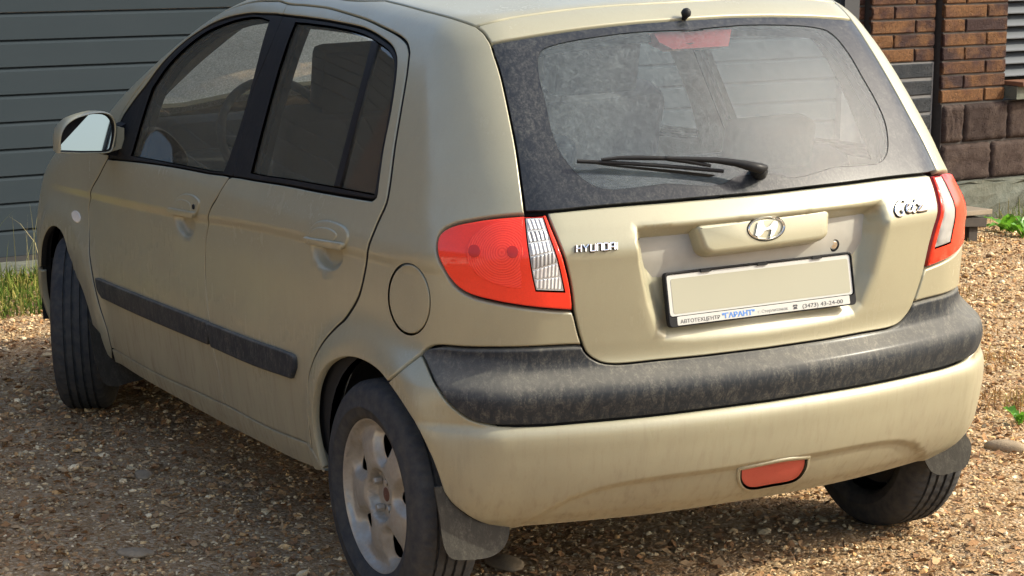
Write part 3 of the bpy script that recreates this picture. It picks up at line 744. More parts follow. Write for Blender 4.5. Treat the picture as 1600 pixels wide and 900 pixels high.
# ------------------------------------------------------------------ the car: wheels, trim, badges, cabin
ub = MB()
ub.box((1.45, 0, .255), (2.7, 1.10, .05)).box((1.22, 0, .262), (1.62, 1.46, .03)).box((-.12, .0, .33), (.36, 1.0, .03))
ub.obj('underbody', SHELL, CAR)
for ax, az in ((AXR, .30), (AXF, .29)):
    for s_ in (1, -1):
        lb = MB(); n = 26; V = []
        for y in (.50*s_, (.755 if ax < 1 else .77)*s_):
            for k in range(n + 1):
                a = math.radians(-8 + (158 if ax < 1 else 196)*k/n); V.append((ax + .345*math.cos(a), y, az + .345*math.sin(a)))
        lb.add(V, [(k, k+1, n+2+k, n+1+k) for k in range(n)])
        lb.add(V[:n+1], [tuple(range(n+1))])
        lb.obj('wheel_arch_liner', SHELL, CAR)
# wheels
t = NT('tyre_rubber'); f1 = t.noise(35, 5, .6); f2 = t.noise(300, 2)
TYRE = t.end(t.bsdf(t.mix(t.ramp(f1, (.35, 0), (.8, .75)), (.038, .040, .043), (.090, .083, .070)), .88, 0, .08, normal=t.bump(f2, .2, .002)))
t = NT('dirty_alloy'); f1 = t.noise(14, 6, .65); f2 = t.noise(90, 4, .6)
d = t.math('MULTIPLY', t.ramp(f1, (.34, .15), (.68, 1)), t.ramp(f2, (.2, .6), (.7, 1)))
ALLOY = t.end(t.bsdf(t.mix(d, (.37, .36, .32), (.225, .19, .14)), t.math('ADD', t.math('MULTIPLY', d, .40), .26), t.math('SUBTRACT', .55, t.math('MULTIPLY', d, .5)), .5))
HUB = simple('rusty_hub', (.10, .045, .03), .8, var=.4)
DRUM = simple('dark_brake_drum', (.03, .028, .026), .8)
NUT = simple('wheel_nut_metal', (.42, .39, .33), .4, .6)
RR = .193
wins = []
for k in range(5):
    a0 = math.radians(100 - 72*k)
    wins.append(np.array([(r*math.cos(a0 + da)*1.0, r*math.sin(a0 + da)) for r, da in
        ((.098, 0), (.105, -.09), (.120, -.17), (.136, -.22), (.149, -.215), (.156, -.14), (.158, -.01), (.1565, .10), (.149, .155), (.136, .155), (.118, .11), (.104, .06))]))
wins = [loop(cr(np.vstack([w_, w_[:1]]))[:-1]) for w_ in wins]
def rim_h(u, w_):
    r = np.hypot(u, w_)
    h = np.interp(r, [0, .026, .030, .060, .067, .080, .11, .14, .163, .174, .183, .187, .193], [-.032, -.032, -.038, -.038, -.012, -.007, -.006, -.010, -.017, -.019, -.012, -.003, 0])
    th = np.arctan2(w_, u); h = h - .0075*(.5 + .5*np.cos(5*(th - math.radians(100))))*sstep(.066, .10, r)*(1 - sstep(.155, .176, r))
    sdw = np.min([poly_sd(u, w_, q) for q in wins], 0)
    return h - .017*(1 - sstep(0, .026, sdw))
def rim_chart(T): return np.stack([T[:, 0], rim_h(T[:, 0], T[:, 1]), T[:, 1]], 1)
def rim_norm(P):
    e = .0015
    gx = (rim_h(P[:, 0]+e, P[:, 2]) - rim_h(P[:, 0]-e, P[:, 2]))/(2*e); gz = (rim_h(P[:, 0], P[:, 2]+e) - rim_h(P[:, 0], P[:, 2]-e))/(2*e)
    n = np.stack([-gx, np.ones(len(P)), -gz], 1); return n/np.linalg.norm(n, axis=1)[:, None]
rim_o = loop(dens(np.array([(RR*math.cos(a), RR*math.sin(a)) for a in np.linspace(0, 2*math.pi, 90)])))
def tyre():
    prof = [(.188, .060), (.1925, .0735), (.196, .080), (.206, .0865), (.220, .0895), (.222, .0915), (.228, .0915), (.230, .090), (.247, .0885), (.262, .084), (.270, .079), (.2765, .0735), (.2825, .066), (.2865, .058)]
    tr = []
    for yc in (.040, .0135, -.0135, -.040):
        tr += [(.2885 - abs(yc)*.02, yc + .0045), (.2815, yc + .0035), (.2815, yc - .0035), (.2885 - abs(yc)*.02, yc - .0045)]
    p = prof + tr + [(r, -y) for r, y in prof[::-1]]
    n = 216; V = []; m = len(p)
    for j, (r, y) in enumerate(p):
        for k in range(n):
            rr, yy = r, y; sh_ = j in (12, 13, m-13, m-14)
            if sh_ and k % 3 == 0: rr -= .0045
            if j in (16, 17, 20, 21, 24, 25) and k % 4 == (1 if j < 20 else 3): rr -= .003
            a = 2*math.pi*(k + (.9 if yy < 0 else 0))/n; V.append((rr*math.cos(a), yy, rr*math.sin(a)))
    return V, [(i*n+k, i*n+(k+1) % n, (i+1)*n+(k+1) % n, (i+1)*n+k) for i in range(m-1) for k in range(n)]
rimV, rimF, rimN = pane_mesh(rim_o, wins, spacing=.0065, chart=rim_chart, normal=rim_norm, depth=.030, bevel=.0015, gap=0)
WYO = .075                      # rim face to tyre centre plane
def wheel(loc, rotz=0, side=1, first=None):
    if first is None:
        o = mesh_obj('wheel', rimV, rimF, ALLOY, CAR, rimN)
        tv, tf = tyre(); b = MB(); b.add(np.array(tv) - [0, WYO, 0], tf); ty = b.obj('tyre', TYRE, o, auto=45)
        dr = MB(); dr.lathe([(.1865, -.034), (.176, -.036), (.172, -.10), (.150, -.11), (.10, -.075), (.10, -.065), (.001, -.065)], 48); dr.obj('wheel_barrel', DRUM, o, auto=30)
        hb = MB(); hb.lathe([(.001, -.030), (.018, -.032), (.024, -.036), (.0255, -.045)], 24); hb.obj('hub', HUB, o, auto=40)
        for k in range(4):
            a = math.radians(35 + 90*k); nb = MB(); nb.lathe([(.001, -.016), (.008, -.016), (.0098, -.019), (.0098, -.036)], 6, o=(.047*math.cos(a), 0, .047*math.sin(a))); nb.obj('wheel_nut', NUT, o, auto=30)
    else:
        o = first.copy(); link(o, CAR)
        for c in first.children: d_ = c.copy(); link(d_, o)
    o.location = loc; o.rotation_euler = (0, 0, rotz)
    return o
WY = .737
wl = wheel((0, WY + WYO, WZ))
wheel((0, -WY - WYO + .024, WZ), math.pi, first=wl)
ST = math.radians(-25)
wheel((AXF - WYO*math.sin(ST), WY - .012 + WYO*math.cos(ST), WZ), ST, first=wl)
wheel((AXF + WYO*math.sin(ST), -WY + .012 - WYO*math.cos(ST), WZ), ST + math.pi, first=wl)
# mud flaps: outlines in a plane across the car behind each wheel
def px_x(pts, x):              # pixel -> point on the plane x = const
    d = cam_ray(pts); return CC + d*((x - CC[0])/d[:, 0])[:, None]
def flap(pts, x, name='mudflap', both=True):
    P = px_x(pts, x); poly = loop(cr(P[:, 1:])); b = MB()
    cy = poly[:, 0].mean(); k = 6
    A = np.stack([x + .02*np.sin((poly[:, 1] - .3)*9) , poly[:, 0], poly[:, 1]], 1)
    n = len(A); b.add(np.vstack([A, A + [.006, 0, 0]]), [tuple(range(n)), tuple(range(n, 2*n))[::-1]] + [(i, n+i, n+(i+1) % n, (i+1) % n) for i in range(n)])
    o = b.obj(name, FLAP, CAR, auto=30)
    if both: mirror(o)
    return o
flap([(683, 764), (687, 800), (692, 855), (701, 870), (725, 872.5), (765, 866.5), (785, 851), (794, 828), (790, 800), (740, 760), (683, 764)], -.335, both=False)
flap([(1437, 700), (1444, 722), (1451, 735), (1463, 740.5), (1486, 736), (1501, 731), (1511, 718), (1516, 690), (1490, 670), (1437, 700)], -.335, both=False)
flap([(140, 500), (150, 573), (160, 597), (175, 602), (203, 595), (225, 588), (215, 560), (180, 545), (140, 500)], 2.06)
# side repeater on the wing
rp = loop(px([(119.5 + 6.5*math.cos(a) + 1.5*math.sin(a), 338.5 + 9.5*math.sin(a)) for a in np.linspace(0, 2*math.pi, 24, endpoint=False)]))
REP = lens_mat('pale_indicator_lens', (.78, .72, .62), .15)
panel('side_indicator', REP, CAR, rp, 'L', spacing=.012, offset=.004, depth=.006, bevel=.003, gap=0)
rpt = panel('side_indicator', REP, CAR, rp, 'R', spacing=.012, offset=.004, depth=.006, bevel=.003, gap=0)
# door mirror
MIRX = 1.80
def mirror_part():
    out = px_x([(93, 240), (93.5, 215), (100, 199), (112, 187.5), (132, 179.5), (156, 175), (172, 177.5), (181, 189), (182.5, 207), (178.5, 229), (175.5, 237), (140, 240.5)], MIRX)[:, 1:]
    out = loop(cr(np.vstack([out, out[:1]]))[:-1]); c = out.mean(0)
    def ring(s, x, dz=0): return np.column_stack([np.full(len(out), x), c[0] + (out[:, 0] - c[0])*s, c[1] + (out[:, 1] - c[1])*s + dz])
    n = len(out)
    def skin(rings, name, mat, par, cap=True):
        b = MB(); b.add(np.vstack(rings), [(i*n+k, i*n+(k+1) % n, (i+1)*n+(k+1) % n, (i+1)*n+k) for i in range(len(rings)-1) for k in range(n)] + ([tuple(range((len(rings)-1)*n, len(rings)*n))] if cap else []))
        return b.obj(name, mat, par, auto=50)
    M = skin([ring(.93, MIRX + .004), ring(.965, MIRX), ring(1.0, MIRX + .004), ring(1.01, MIRX + .03), ring(.97, MIRX + .07), ring(.85, MIRX + .105), ring(.6, MIRX + .128), ring(.25, MIRX + .136)], 'door_mirror', PAINT, CAR)
    skin([ring(.935, MIRX + .003), ring(.90, MIRX + .02), ring(.88, MIRX + .03)], 'mirror_surround', TRIM2, M)
    t = NT('mirror_silver'); mg = t.end(t.bsdf((.32, .36, .36), .02, 1.0))
    def tilt(R_): R_ = R_.copy(); R_[:, 0] += (R_[:, 1] - c[0])*.12 + (R_[:, 2] - c[1])*.13; return R_
    g = skin([tilt(ring(.87, MIRX + .024)), tilt(ring(.02, MIRX + .024))], 'mirror_glass', mg, M)
    st = MB(); a = px_x([(184, 198), (194, 200), (194, 231), (160, 241), (158, 236), (180, 230)], MIRX + .03)
    p = np.vstack([a, a + [.07, 0, 0]]); k = len(a)
    st.add(p, [tuple(range(k)), tuple(range(k, 2*k))[::-1]] + [(i, k+i, k+(i+1) % k, (i+1) % k) for i in range(k)]); st.obj('mirror_arm', PAINT, M)
    ft = MB(); a = px_x([(189, 197), (203, 190), (203, 244), (172, 243), (158, 241), (185, 233)], MIRX + .05)
    p = np.vstack([a, a + [.06, 0, 0]]); k = len(a)
    ft.add(p, [tuple(range(k)), tuple(range(k, 2*k))[::-1]] + [(i, k+i, k+(i+1) % k, (i+1) % k) for i in range(k)]); ft.obj('mirror_foot', TRIM2, M)
    for o in list(M.children): pass
    Mm = mirror(M)
    for o in list(M.children): mirror(o, Mm)
mirror_part()
# rear: handle bar, emblem, lock, number plate frame, reflector, washer nozzle, wiper
CHROME = simple('chrome', (.80, .80, .80), .12, 1.0, var=.03)
DARKINK = simple('black_outline', (.015, .015, .015), .5)
T_ = .19; gV = np.array([math.sin(T_), 0, math.cos(T_)]); gN = np.array([-math.cos(T_), 0, math.sin(T_)]); gU = np.array([0, -1., 0])
def px_uv(pts, o):             # pixel -> (u, v) in the rear-facing plane through o
    d = cam_ray(pts); h = ((o - CC) @ gN)/(d @ gN); P = CC + d*h[:, None] - o
    return np.stack([P @ gU, P @ gV], 1)
GO = np.array([-.520, 0, .945])
def bowed(P): P = np.array(P); P[:, 0] += .25*P[:, 1]**2; return P
go = px_uv([(1087, 353), (1289, 327), (1295.5, 334), (1293, 368), (1284, 374.5), (1111, 396.5), (1101, 391)], GO)
go[:, 0] = go[:, 0] - .5*(go[:, 0].min() + go[:, 0].max()) - .004
go = round_poly(go[::-1], .014)
rings = [(-.010, -.055), (-.004, -.016), (0, -.006), (.004, -.0015), (.010, 0)]
b = MB(); n = len(go); RV = []
for ins_, hN in rings:
    q = inset(go, ins_); q = q.copy(); q[:, 1] = np.where(q[:, 1] < go[:, 1].min() + .020, q[:, 1], q[:, 1])
    RV.append(GO + q[:, :1]*gU + q[:, 1:]*gV + gN*hN)
b.add(bowed(np.vstack(RV)), [(i*n+k, i*n+(k+1) % n, (i+1)*n+(k+1) % n, (i+1)*n+k) for i in range(len(rings)-1) for k in range(n)] + [tuple(range((len(rings)-1)*n, len(rings)*n))])
GARN = b.obj('boot_handle_bar', PAINT, TG, auto=60)
def ell(a, b_, c, n=48): return np.array([(c[0] + a*math.cos(t_), c[1] + b_*math.sin(t_)) for t_ in np.linspace(0, 2*math.pi, n, endpoint=False)])
ec = px_uv([(1197.3, 356.3)], GO)[0]; ea, eb = .052, .0288
def ring_mesh(a0, b0, a1, b1, h0, h1):
    o_, i_ = ell(a0, b0, ec), ell(a1, b1, ec); m_ = len(o_); m2_ = ell((a0+a1)/2, (b0+b1)/2, ec)
    P = [GO + q[:, :1]*gU + q[:, 1:]*gV + gN*h for q, h in ((o_, h0), (o_, (h0+h1)*.6), (m2_, h1), (i_, (h0+h1)*.6), (i_, h0))]
    return bowed(np.vstack(P)), [(i*m_+k, i*m_+(k+1) % m_, (i+1)*m_+(k+1) % m_, (i+1)*m_+k) for i in range(4) for k in range(m_)]
b = MB(); b.add(*ring_mesh(ea, eb, ea-.0052, eb-.0052, -.001, .0045)); EMB = b.obj('emblem', CHROME, GARN, auto=50)
b = MB(); b.add(*ring_mesh(ea+.0022, eb+.0022, ea, eb, -.001, .0015)); b.obj('emblem_outline', DARKINK, GARN, auto=50)
def epx(x, y): return (1140 + x/12.86, 320 + y/12.86)
H1 = [(505, 612), (555, 360), (605, 322), (655, 326), (668, 405), (700, 455), (735, 470), (690, 515), (650, 560), (610, 612), (560, 640)]
H2 = [(690, 515), (735, 470), (800, 420), (850, 360), (885, 325), (945, 345), (950, 400), (930, 480), (895, 550), (870, 600), (815, 640), (800, 632), (822, 560), (830, 505), (800, 488), (750, 495)]
for h_ in (H1, H2):
    q = px_uv([epx(*p) for p in h_], GO); q = loop(cr(np.vstack([q, q[:1]]))[:-1]) if 0 else q
    b = MB(); A = np.vstack([GO + q[:, :1]*gU + q[:, 1:]*gV + gN*h for h in (-.001, .0042)]); k = len(q)
    b.add(bowed(A), [tuple(range(k)), tuple(range(k, 2*k))[::-1]] + [(i, (i+1) % k, k+(i+1) % k, k+i) for i in range(k)]); b.obj('emblem_letter', CHROME, GARN, bev=.001)
# lettering: flattened strokes laid on the tailgate skin
def strokes(name, lines, rad, off, mat, mat2=None):
    b = MB(); b2 = MB()
    for ln in lines:
        ln = np.array(ln, float); P = px_body(cr(ln*.004)/.004 if len(ln) > 2 else ln); P = P[np.concatenate([[True], np.linalg.norm(np.diff(P, axis=0), axis=1) > .0006])]
        N = grad(P); b.tube(P + N*off, rad, 6); b2.tube(P + N*.0006 + [0, .0009, -.0011], rad*1.5, 5)
    o = b.obj(name, mat, TG, auto=50)
    if mat2: b2.obj('badge_backing', mat2, o)
    return o
def L(s, t_): return (860 + (430 + 680*s)/10.667, 360 + (362 - 46*s - 112*t_)/10.667)
def word(cells): return [[L(x0 + x*wd, y) for x, y in ln] for x0, wd, lns in cells for ln in lns]
HY = word([(0, .11, [[(0, 0), (0, 1)], [(1, 0), (1, 1)], [(0, .5), (1, .5)]]),
           (.155, .14, [[(0, 1), (.5, .45)], [(1, 1), (.5, .45)], [(.5, .45), (.5, 0)]]),
           (.345, .11, [[(0, 1), (0, .0)], [(0, 0), (1, 0)], [(1, 0), (1, 1)]]),
           (.505, .11, [[(0, 0), (0, 1)], [(0, 1), (1, 1)], [(1, 1), (1, 0)]]),
           (.665, .11, [[(0, 0), (0, 1)], [(0, 1), (1, .95)], [(1, .95), (1, .05)], [(1, .05), (0, 0)]]),
           (.825, .11, [[(0, 0), (0, 1)], [(0, 1), (1, 1)], [(1, 1), (1, 0)], [(0, .42), (1, .42)]]),
           (.99, .01, [[(0, 0), (0, 1)]])])
strokes('maker_name_letters', HY, .0021, .003, CHROME, DARKINK)
def Gz(x, y): return (1360 + x/10.667, 290 + y/10.667)
GZ = [[(555, 262), (500, 250), (440, 310), (405, 390), (415, 460), (450, 500), (515, 492), (535, 440), (500, 425)],
      [(585, 395), (640, 365), (650, 325), (615, 318), (588, 365), (592, 425), (630, 450), (680, 425)],
      [(735, 240), (705, 340), (690, 420), (710, 445), (740, 430)], [(670, 315), (770, 300)],
      [(775, 325), (850, 315), (770, 425), (830, 425), (930, 405)]]
strokes('model_name_letters', [[Gz(*p) for p in ln] for ln in GZ], .0028, .003, CHROME, DARKINK)
# lock barrel
c_ = px_body([(1300.5, 382)])[0]; b = MB(); b.lathe([(.0165, .0), (.0165, .006), (.012, .008), (.0095, .004), (.0001, .004)], 28, 'x', sg=-1); o = b.obj('boot_lock', TRIM2, TG, auto=40); o.location = c_.tolist()
b = MB(); b.lathe([(.0092, .002), (.0092, .0075), (.0065, .008), (.0001, .0078)], 24, 'x', sg=-1); b.box((-.0082, 0, 0), (.001, .002, .009)); k_ = b.obj('lock_barrel', CHROME, o, auto=40)
# number plate in its dealer frame
PO = np.array([-.486 - .004, 0, .801])
def pp(pts): return px_uv(pts, PO)
fr_o = pp([(1036.5, 433), (1041, 428.5), (1318, 391), (1325, 395), (1333.5, 466), (1330, 472.5), (1053, 516.5), (1046.5, 512)])
c4 = pp([(1037, 429), (1325.5, 391), (1333.5, 472), (1048, 516.5)])
U0, U1, V0, V1 = c4[:, 0].min(), c4[:, 0].max(), c4[:, 1].min(), c4[:, 1].max()
hw = .267; cu = .5*(U0 + U1); V1 = np.mean(c4[:2, 1]); V0 = np.mean(c4[2:, 1])
PF = (PO + gU*cu, gU, gV, gN)
rect = lambda a, b_, c, d, r: round_poly([(a, c), (b_, c), (b_, d), (a, d)], r)
fo = rect(-hw, hw, V0, V1, .012); fi = rect(-hw + .0055, hw - .0055, V0 + .026, V1 - .006, .008)
plane = lambda T: PF[0] + T[:, :1]*gU + T[:, 1:]*gV
pn = lambda P: np.tile(gN, (len(P), 1))
FRM = panel('plate_frame', TRIM2, CAR, fo, 'C', holes=[fi], chart=plane, normal=pn, spacing=.03, offset=.009, depth=.014, bevel=.002, gap=0)
t = NT('blank_plate_cream'); nz = t.noise(8, 3); PLM = t.end(t.bsdf(t.mix(nz, (.28, .27, .20), (.295, .285, .21)), .5, 0, .4))
WHITE = simple('white_plate_border', (.42, .415, .38), .5, var=.06)
PLT = panel('number_plate', WHITE, FRM, inset(fi, -.003), 'C', chart=plane, normal=pn, spacing=.04, offset=.0055, depth=.006, bevel=.001, gap=0)
panel('plate_face', PLM, FRM, rect(-hw + .016, hw - .013, V0 + .031, V1 - .016, .006), 'C', chart=plane, normal=pn, spacing=.04, offset=.0062, depth=.001, bevel=.0003, gap=0)
st_o = rect(-hw + .022, hw - .020, V0 + .0035, V0 + .0245, .002)
panel('dealer_strip', WHITE, FRM, st_o, 'C', chart=plane, normal=pn, spacing=.04, offset=.0097, depth=.002, bevel=.0004, gap=0)
for u_ in (-.167, -.008, .150):
    b = MB(); b.prism([(u_, V1 - .0085), (u_ + .028, V1 - .0085), (u_ + .028, V1 - .001), (u_, V1 - .001)], .007, .0105, PF); b.obj('frame_clip', TRIM2, FRM)
INKB = simple('black_print', (.04, .04, .045), .6); INKL = simple('blue_print', (.08, .20, .50), .6); INKG = simple('grey_print', (.22, .22, .21), .6)
def text(body, u, v, size, width, mat, par, shear=0, bold=0):
    cu_ = bpy.data.curves.new('txt', 'FONT'); cu_.body = body; cu_.size = size; cu_.extrude = .0002; cu_.shear = shear; cu_.offset = bold; cu_.resolution_u = 3
    o = bpy.data.objects.new('txt', cu_); COL.objects.link(o); dg = bpy.context.evaluated_depsgraph_get(); dg.update()
    me = bpy.data.meshes.new_from_object(o.evaluated_get(dg)); bpy.data.objects.remove(o)
    V = np.array([q.co[:] for q in me.vertices]); x0, x1 = V[:, 0].min(), V[:, 0].max(); s = width/(x1 - x0)
    V[:, 0] = (V[:, 0] - x0)*s
    P = PF[0] + (u + V[:, :1])*gU + (v + V[:, 1:2])*gV + gN*(.0101 + V[:, 2:3])
    me.vertices.foreach_set('co', P.astype(np.float32).ravel()); me.materials.append(mat); me.update()
    return link(bpy.data.objects.new('printed_text', me), par)
sv = V0 + .0075; su = -hw + .030
text('АВТОТЕХЦЕНТР', su, sv, .0125, .110, INKB, FRM)
text('"ГАРАНТ"', su + .116, sv, .0165, .092, INKL, FRM, bold=.0006)
text('г. Стерлитамак', su + .217, sv + .001, .0110, .086, INKG, FRM)
text('(3473) 43-24-00', su + .345, sv, .0140, .118, INKB, FRM)
b = MB(); tx = su + .318     # little telephone sign
b.prism([(tx, sv), (tx + .012, sv), (tx + .0095, sv + .006), (tx + .0025, sv + .006)], .0099, .0104, PF)
b.prism([(tx - .001, sv + .0065), (tx + .003, sv + .0065), (tx + .004, sv + .008), (tx + .008, sv + .008), (tx + .009, sv + .0065), (tx + .013, sv + .0065), (tx + .011, sv + .011), (tx + .001, sv + .011)], .0099, .0104, PF)
b.obj('telephone_sign', INKB, FRM)
# fog reflector in the bumper
rf = refl_o
REFL = lens_mat('dusty_red_reflector', (.42, .075, .05), .45)
R_ = panel('fog_reflector', REFL, BU, rf, 'C', spacing=.015, offset=.001, depth=.01, bevel=.002, gap=.0004)
panel('reflector_surround', PAINT, BU, inset(rf, -.009), 'C', holes=[inset(rf, .001)], spacing=.012, offset=.0045, depth=.006, bevel=.004, gap=0)
for q in ((1165.5, 740), (1249.5, 726)):
    panel('reflector_screw', DARKINK, R_, loop(px([(q[0] + 2.4*math.cos(a), q[1] + 2.4*math.sin(a)) for a in np.linspace(0, 6.283, 14, endpoint=False)])), 'C', spacing=.01, offset=-.001, depth=.002, bevel=.0004, gap=0)
# washer nozzle
nb_ = px_body([(1069, 29)])[0]; nn = grad(nb_[None])[0]
b = MB(); q = Vector(nn.tolist()).to_track_quat('Z', 'Y').to_matrix(); b.lathe([(.0001, .030), (.006, .029), (.0125, .022), (.013, .015), (.008, .006), (.005, -.004)], 7, 'z')
b.v = [tuple((q @ Vector(v)) + Vector(nb_.tolist())) for v in b.v]; b.obj('washer_nozzle', TRIM2, TT if 'TT' in globals() else TG, auto=50)
# rear wiper
fo_ = lambda h: (lambda P: F(P) - h)
def wp(p, h): return px_body([p], fo_(h))[0]
WB = MB(); WIP = None
b = MB(); b.tube([wp((1186, 268), .0), wp((1187, 266), .03), wp((1187, 265), .042)], [.022, .018, .013], 16)
b.tube([wp((1196, 262), .040), wp((1188, 263.5), .047), wp((1172, 259.5), .046), wp((1150, 254.5), .042), wp((1120, 250.5), .040), wp((1090, 248.8), .038), wp((1040, 247), .036)], [.008, .013, .012, .009, .0075, .006, .0045], 12, sx=1)
WIP = b.obj('rear_wiper', TRIM2, TG, auto=55)
b = MB(); b.tube([wp((1042, 247.5), .034), wp((1000, 246.5), .032), wp((968, 246.8), .030), wp((940, 249.5), .026)], [.005, .006, .005, .0035], 8); b.tube([wp((1042, 247.5), .034), wp((1075, 252), .033), wp((1110, 259), .030)], [.006, .006, .004], 8)
b.obj('wiper_bridge', TRIM2, WIP, auto=55)
b = MB(); bl = [wp((902 + (1130-902)*k/12, 252 + (267.5-252)*k/12 - 2.0*math.sin(math.pi*k/12)), .020) for k in range(13)]; b.tube(bl, .0048, 8); b.obj('wiper_blade', TRIM2, WIP, auto=55)
A0 = np.array([wp((925 + (1118-925)*k/10, 255.5 + (273.5-255.5)*k/10 - 1.5*math.sin(math.pi*k/10)), .012) for k in range(11)]); A1 = np.array([wp((945 + (1108-945)*k/10, 259 + (277-259)*k/10), .001) for k in range(11)])
b = MB(); b.add(np.vstack([A0, A1, A0 + gN*.004, A1 + gN*.004]), [(k, k+1, 12+k, 11+k) for k in range(10)] + [(22+k, 33+k, 34+k, 23+k) for k in range(10)] + [(k, 22+k, 23+k, k+1) for k in range(10)]); b.obj('wiper_rubber', DARKINK, WIP)
# high brake lamp inside the glass
b = MB(); c_ = np.array([.0, 0, 1.365]); hb = px_uv([(1018, 46), (1143, 46), (1138, 72), (1052, 77), (1030, 66)], np.array([-.16, 0, 1.39])); q = hb
b.add(np.vstack([np.array([-.16, 0, 1.39]) + q[:, :1]*gU + q[:, 1:]*gV + gN*h for h in (0, -.05)]), [tuple(range(5)), tuple(range(5, 10))[::-1]] + [(i, (i+1) % 5, 5+(i+1) % 5, 5+i) for i in range(5)])
b.obj('high_brake_lamp', lens_mat('red_brake_lamp', (.95, .10, .085), .3), TG)
# cabin
def soft(name, boxes, mat, par):
    b = MB()
    for c, d_, ang in boxes:
        R_y = np.array([[math.cos(ang), 0, math.sin(ang)], [0, 1, 0], [-math.sin(ang), 0, math.cos(ang)]])
        b.box(c, d_, R_y, min(d_)*.28)
    return b.obj(name, mat, par, auto=45)
for s_ in (1, -1):
    y = .37*s_
    st_ = soft('front_seat', [((1.36, y, .56), (.50, .50, .16), -.12), ((1.08, y, .84), (.15, .48, .60), -.28)], CLOTH, CAR)
    soft('headrest', [((.985, y, 1.205), (.10, .29, .20), -.2)], CLOTH, st_)
    hp = MB(); hp.tube([(1.01, y - .05, 1.06), (.99, y - .05, 1.16)], .006); hp.obj('headrest_post', CHROME, st_)
    hp = MB(); hp.tube([(1.01, y + .05, 1.06), (.99, y + .05, 1.16)], .006); hp.obj('headrest_post', CHROME, st_)
bench = soft('rear_bench', [((.42, 0, .58), (.48, 1.22, .16), -.1), ((.13, 0, .80), (.14, 1.24, .50), -.3)], CLOTH, CAR)
for y in (.36, -.36): soft('headrest', [((.03, y, 1.07), (.09, .25, .14), -.2)], CLOTH, bench)
soft('parcel_shelf', [((-.18, 0, .93), (.50, 1.10, .02), 0)], DASH, CAR)
soft('dashboard', [((2.02, 0, .90), (.42, 1.32, .20), .1), ((1.80, 0, .80), (.12, 1.30, .24), .3)], DASH, CAR)
b = MB(); sc = np.array([1.62, .37, .97]); e1 = np.array([0, 1, 0]); e2 = np.array([.42, 0, .907])
b.tube([sc + .18*(math.cos(a)*e1 + math.sin(a)*e2) for a in np.linspace(0, 2*math.pi, 40)], .014, 10, cap=False)
b.tube([sc + .17*e1, sc + .03*e1 - .03*e2, sc - .03*e1 - .03*e2, sc - .17*e1], .018, 8).tube([sc - .03*e2, sc - .17*e2], .02, 8); b.obj('steering_wheel', DASH, CAR, auto=60)
# ------------------------------------------------------------------ building behind the car (own level frame: s along the wall, h up, n out of it)
WD = np.array([.19, -.981, -.042]); WD /= np.linalg.norm(WD)
WN = np.array([WD[1], -WD[0], 0.]); WN /= np.linalg.norm(WN)
WU = np.cross(WN, WD); WU = WU if WU[2] > 0 else -WU
WO = np.array([5.247, .193, .13])
def WP(s, h, n=0): return WO + WD*s + WU*h + WN*n
WR = np.stack([WD, WN, WU], 1)                       # local (s, n, h) -> world rotation
def wmat(s, h, n=0):
    M = Matrix.Identity(4); p = WP(s, h, n)
    for i in range(3):
        for j in range(3): M[i][j] = WR[i][j]
        M[i][3] = p[i]
    return M
def ground_z(x, y):
    q = np.maximum(-(np.asarray(y, float) + .9), 0)
    g = -.115*(np.sqrt(q*q + .36) - .6)
    q2 = np.maximum(-y - 6.2, 0)
    g = g + .115*(np.sqrt(q2*q2 + .36) - .6)
    return g + .010*np.sin(x*2.1 + .4)*np.sin(y*1.7 + 1.0)*np.clip((np.hypot(x - 1.2, y) - 1.6)/1.5, 0, 1)
def local_mesh(name, V, Fc, mat, par, s, h, n=0, smooth=False, me=None):
    o = mesh_obj(name, V, Fc, mat, None, smooth=smooth) if me is None else link(bpy.data.objects.new(name, me))
    o.parent = par; o.matrix_world = wmat(s, h, n); return o
GAR = empty('garage_door'); tag(GAR, 'wide dark grey sectional garage door with horizontal ribs, behind the car', 'garage door')
t = NT('anthracite_door_paint'); f = t.noise(3, 5, .6, t.coord((1, 1, 3))); g2 = t.noise(250, 2)
DOORM = t.end(t.bsdf(t.mix(f, (.0235, .0315, .037), (.028, .036, .042)), .85, 0, .02, normal=t.bump(g2, .08, .002)))
pit = .1185; SL0, SL1 = -3.0, 5.185
prof = [(-.0005, -.030), (0, -.018), (.015, -.001), (.017, 0), (pit - .0045, 0), (pit - .0025, -.002), (pit - .0025, -.030)]    # from the top down
V = [(s_, q[1], -q[0]) for s_ in (SL0, SL1) for q in prof]; k = len(prof)
slat = None
for i in range(-1, 22):
    h = .0125 + pit*(i + 1)
    o = local_mesh('door_slat', V, [(j, k+j, k+j+1, j+1) for j in range(k-1)], DOORM, GAR, 0, h, 0, me=slat); slat = o.data
b = MB(); b.box((0, 0, 0), (7.8, .05, .03)); BL = simple('door_seal_rubber', (.02, .02, .02), .8)
o = b.obj('bottom_seal', BL, GAR); o.matrix_world = wmat(1.3, -.118, -.02)
b = MB(); b.box((0, 0, 0), (.118, .06, 3.0)); o = b.obj('door_post', simple('dark_post', (.022, .026, .032), .5), GAR); o.matrix_world = wmat(5.25, 1.39, .006)
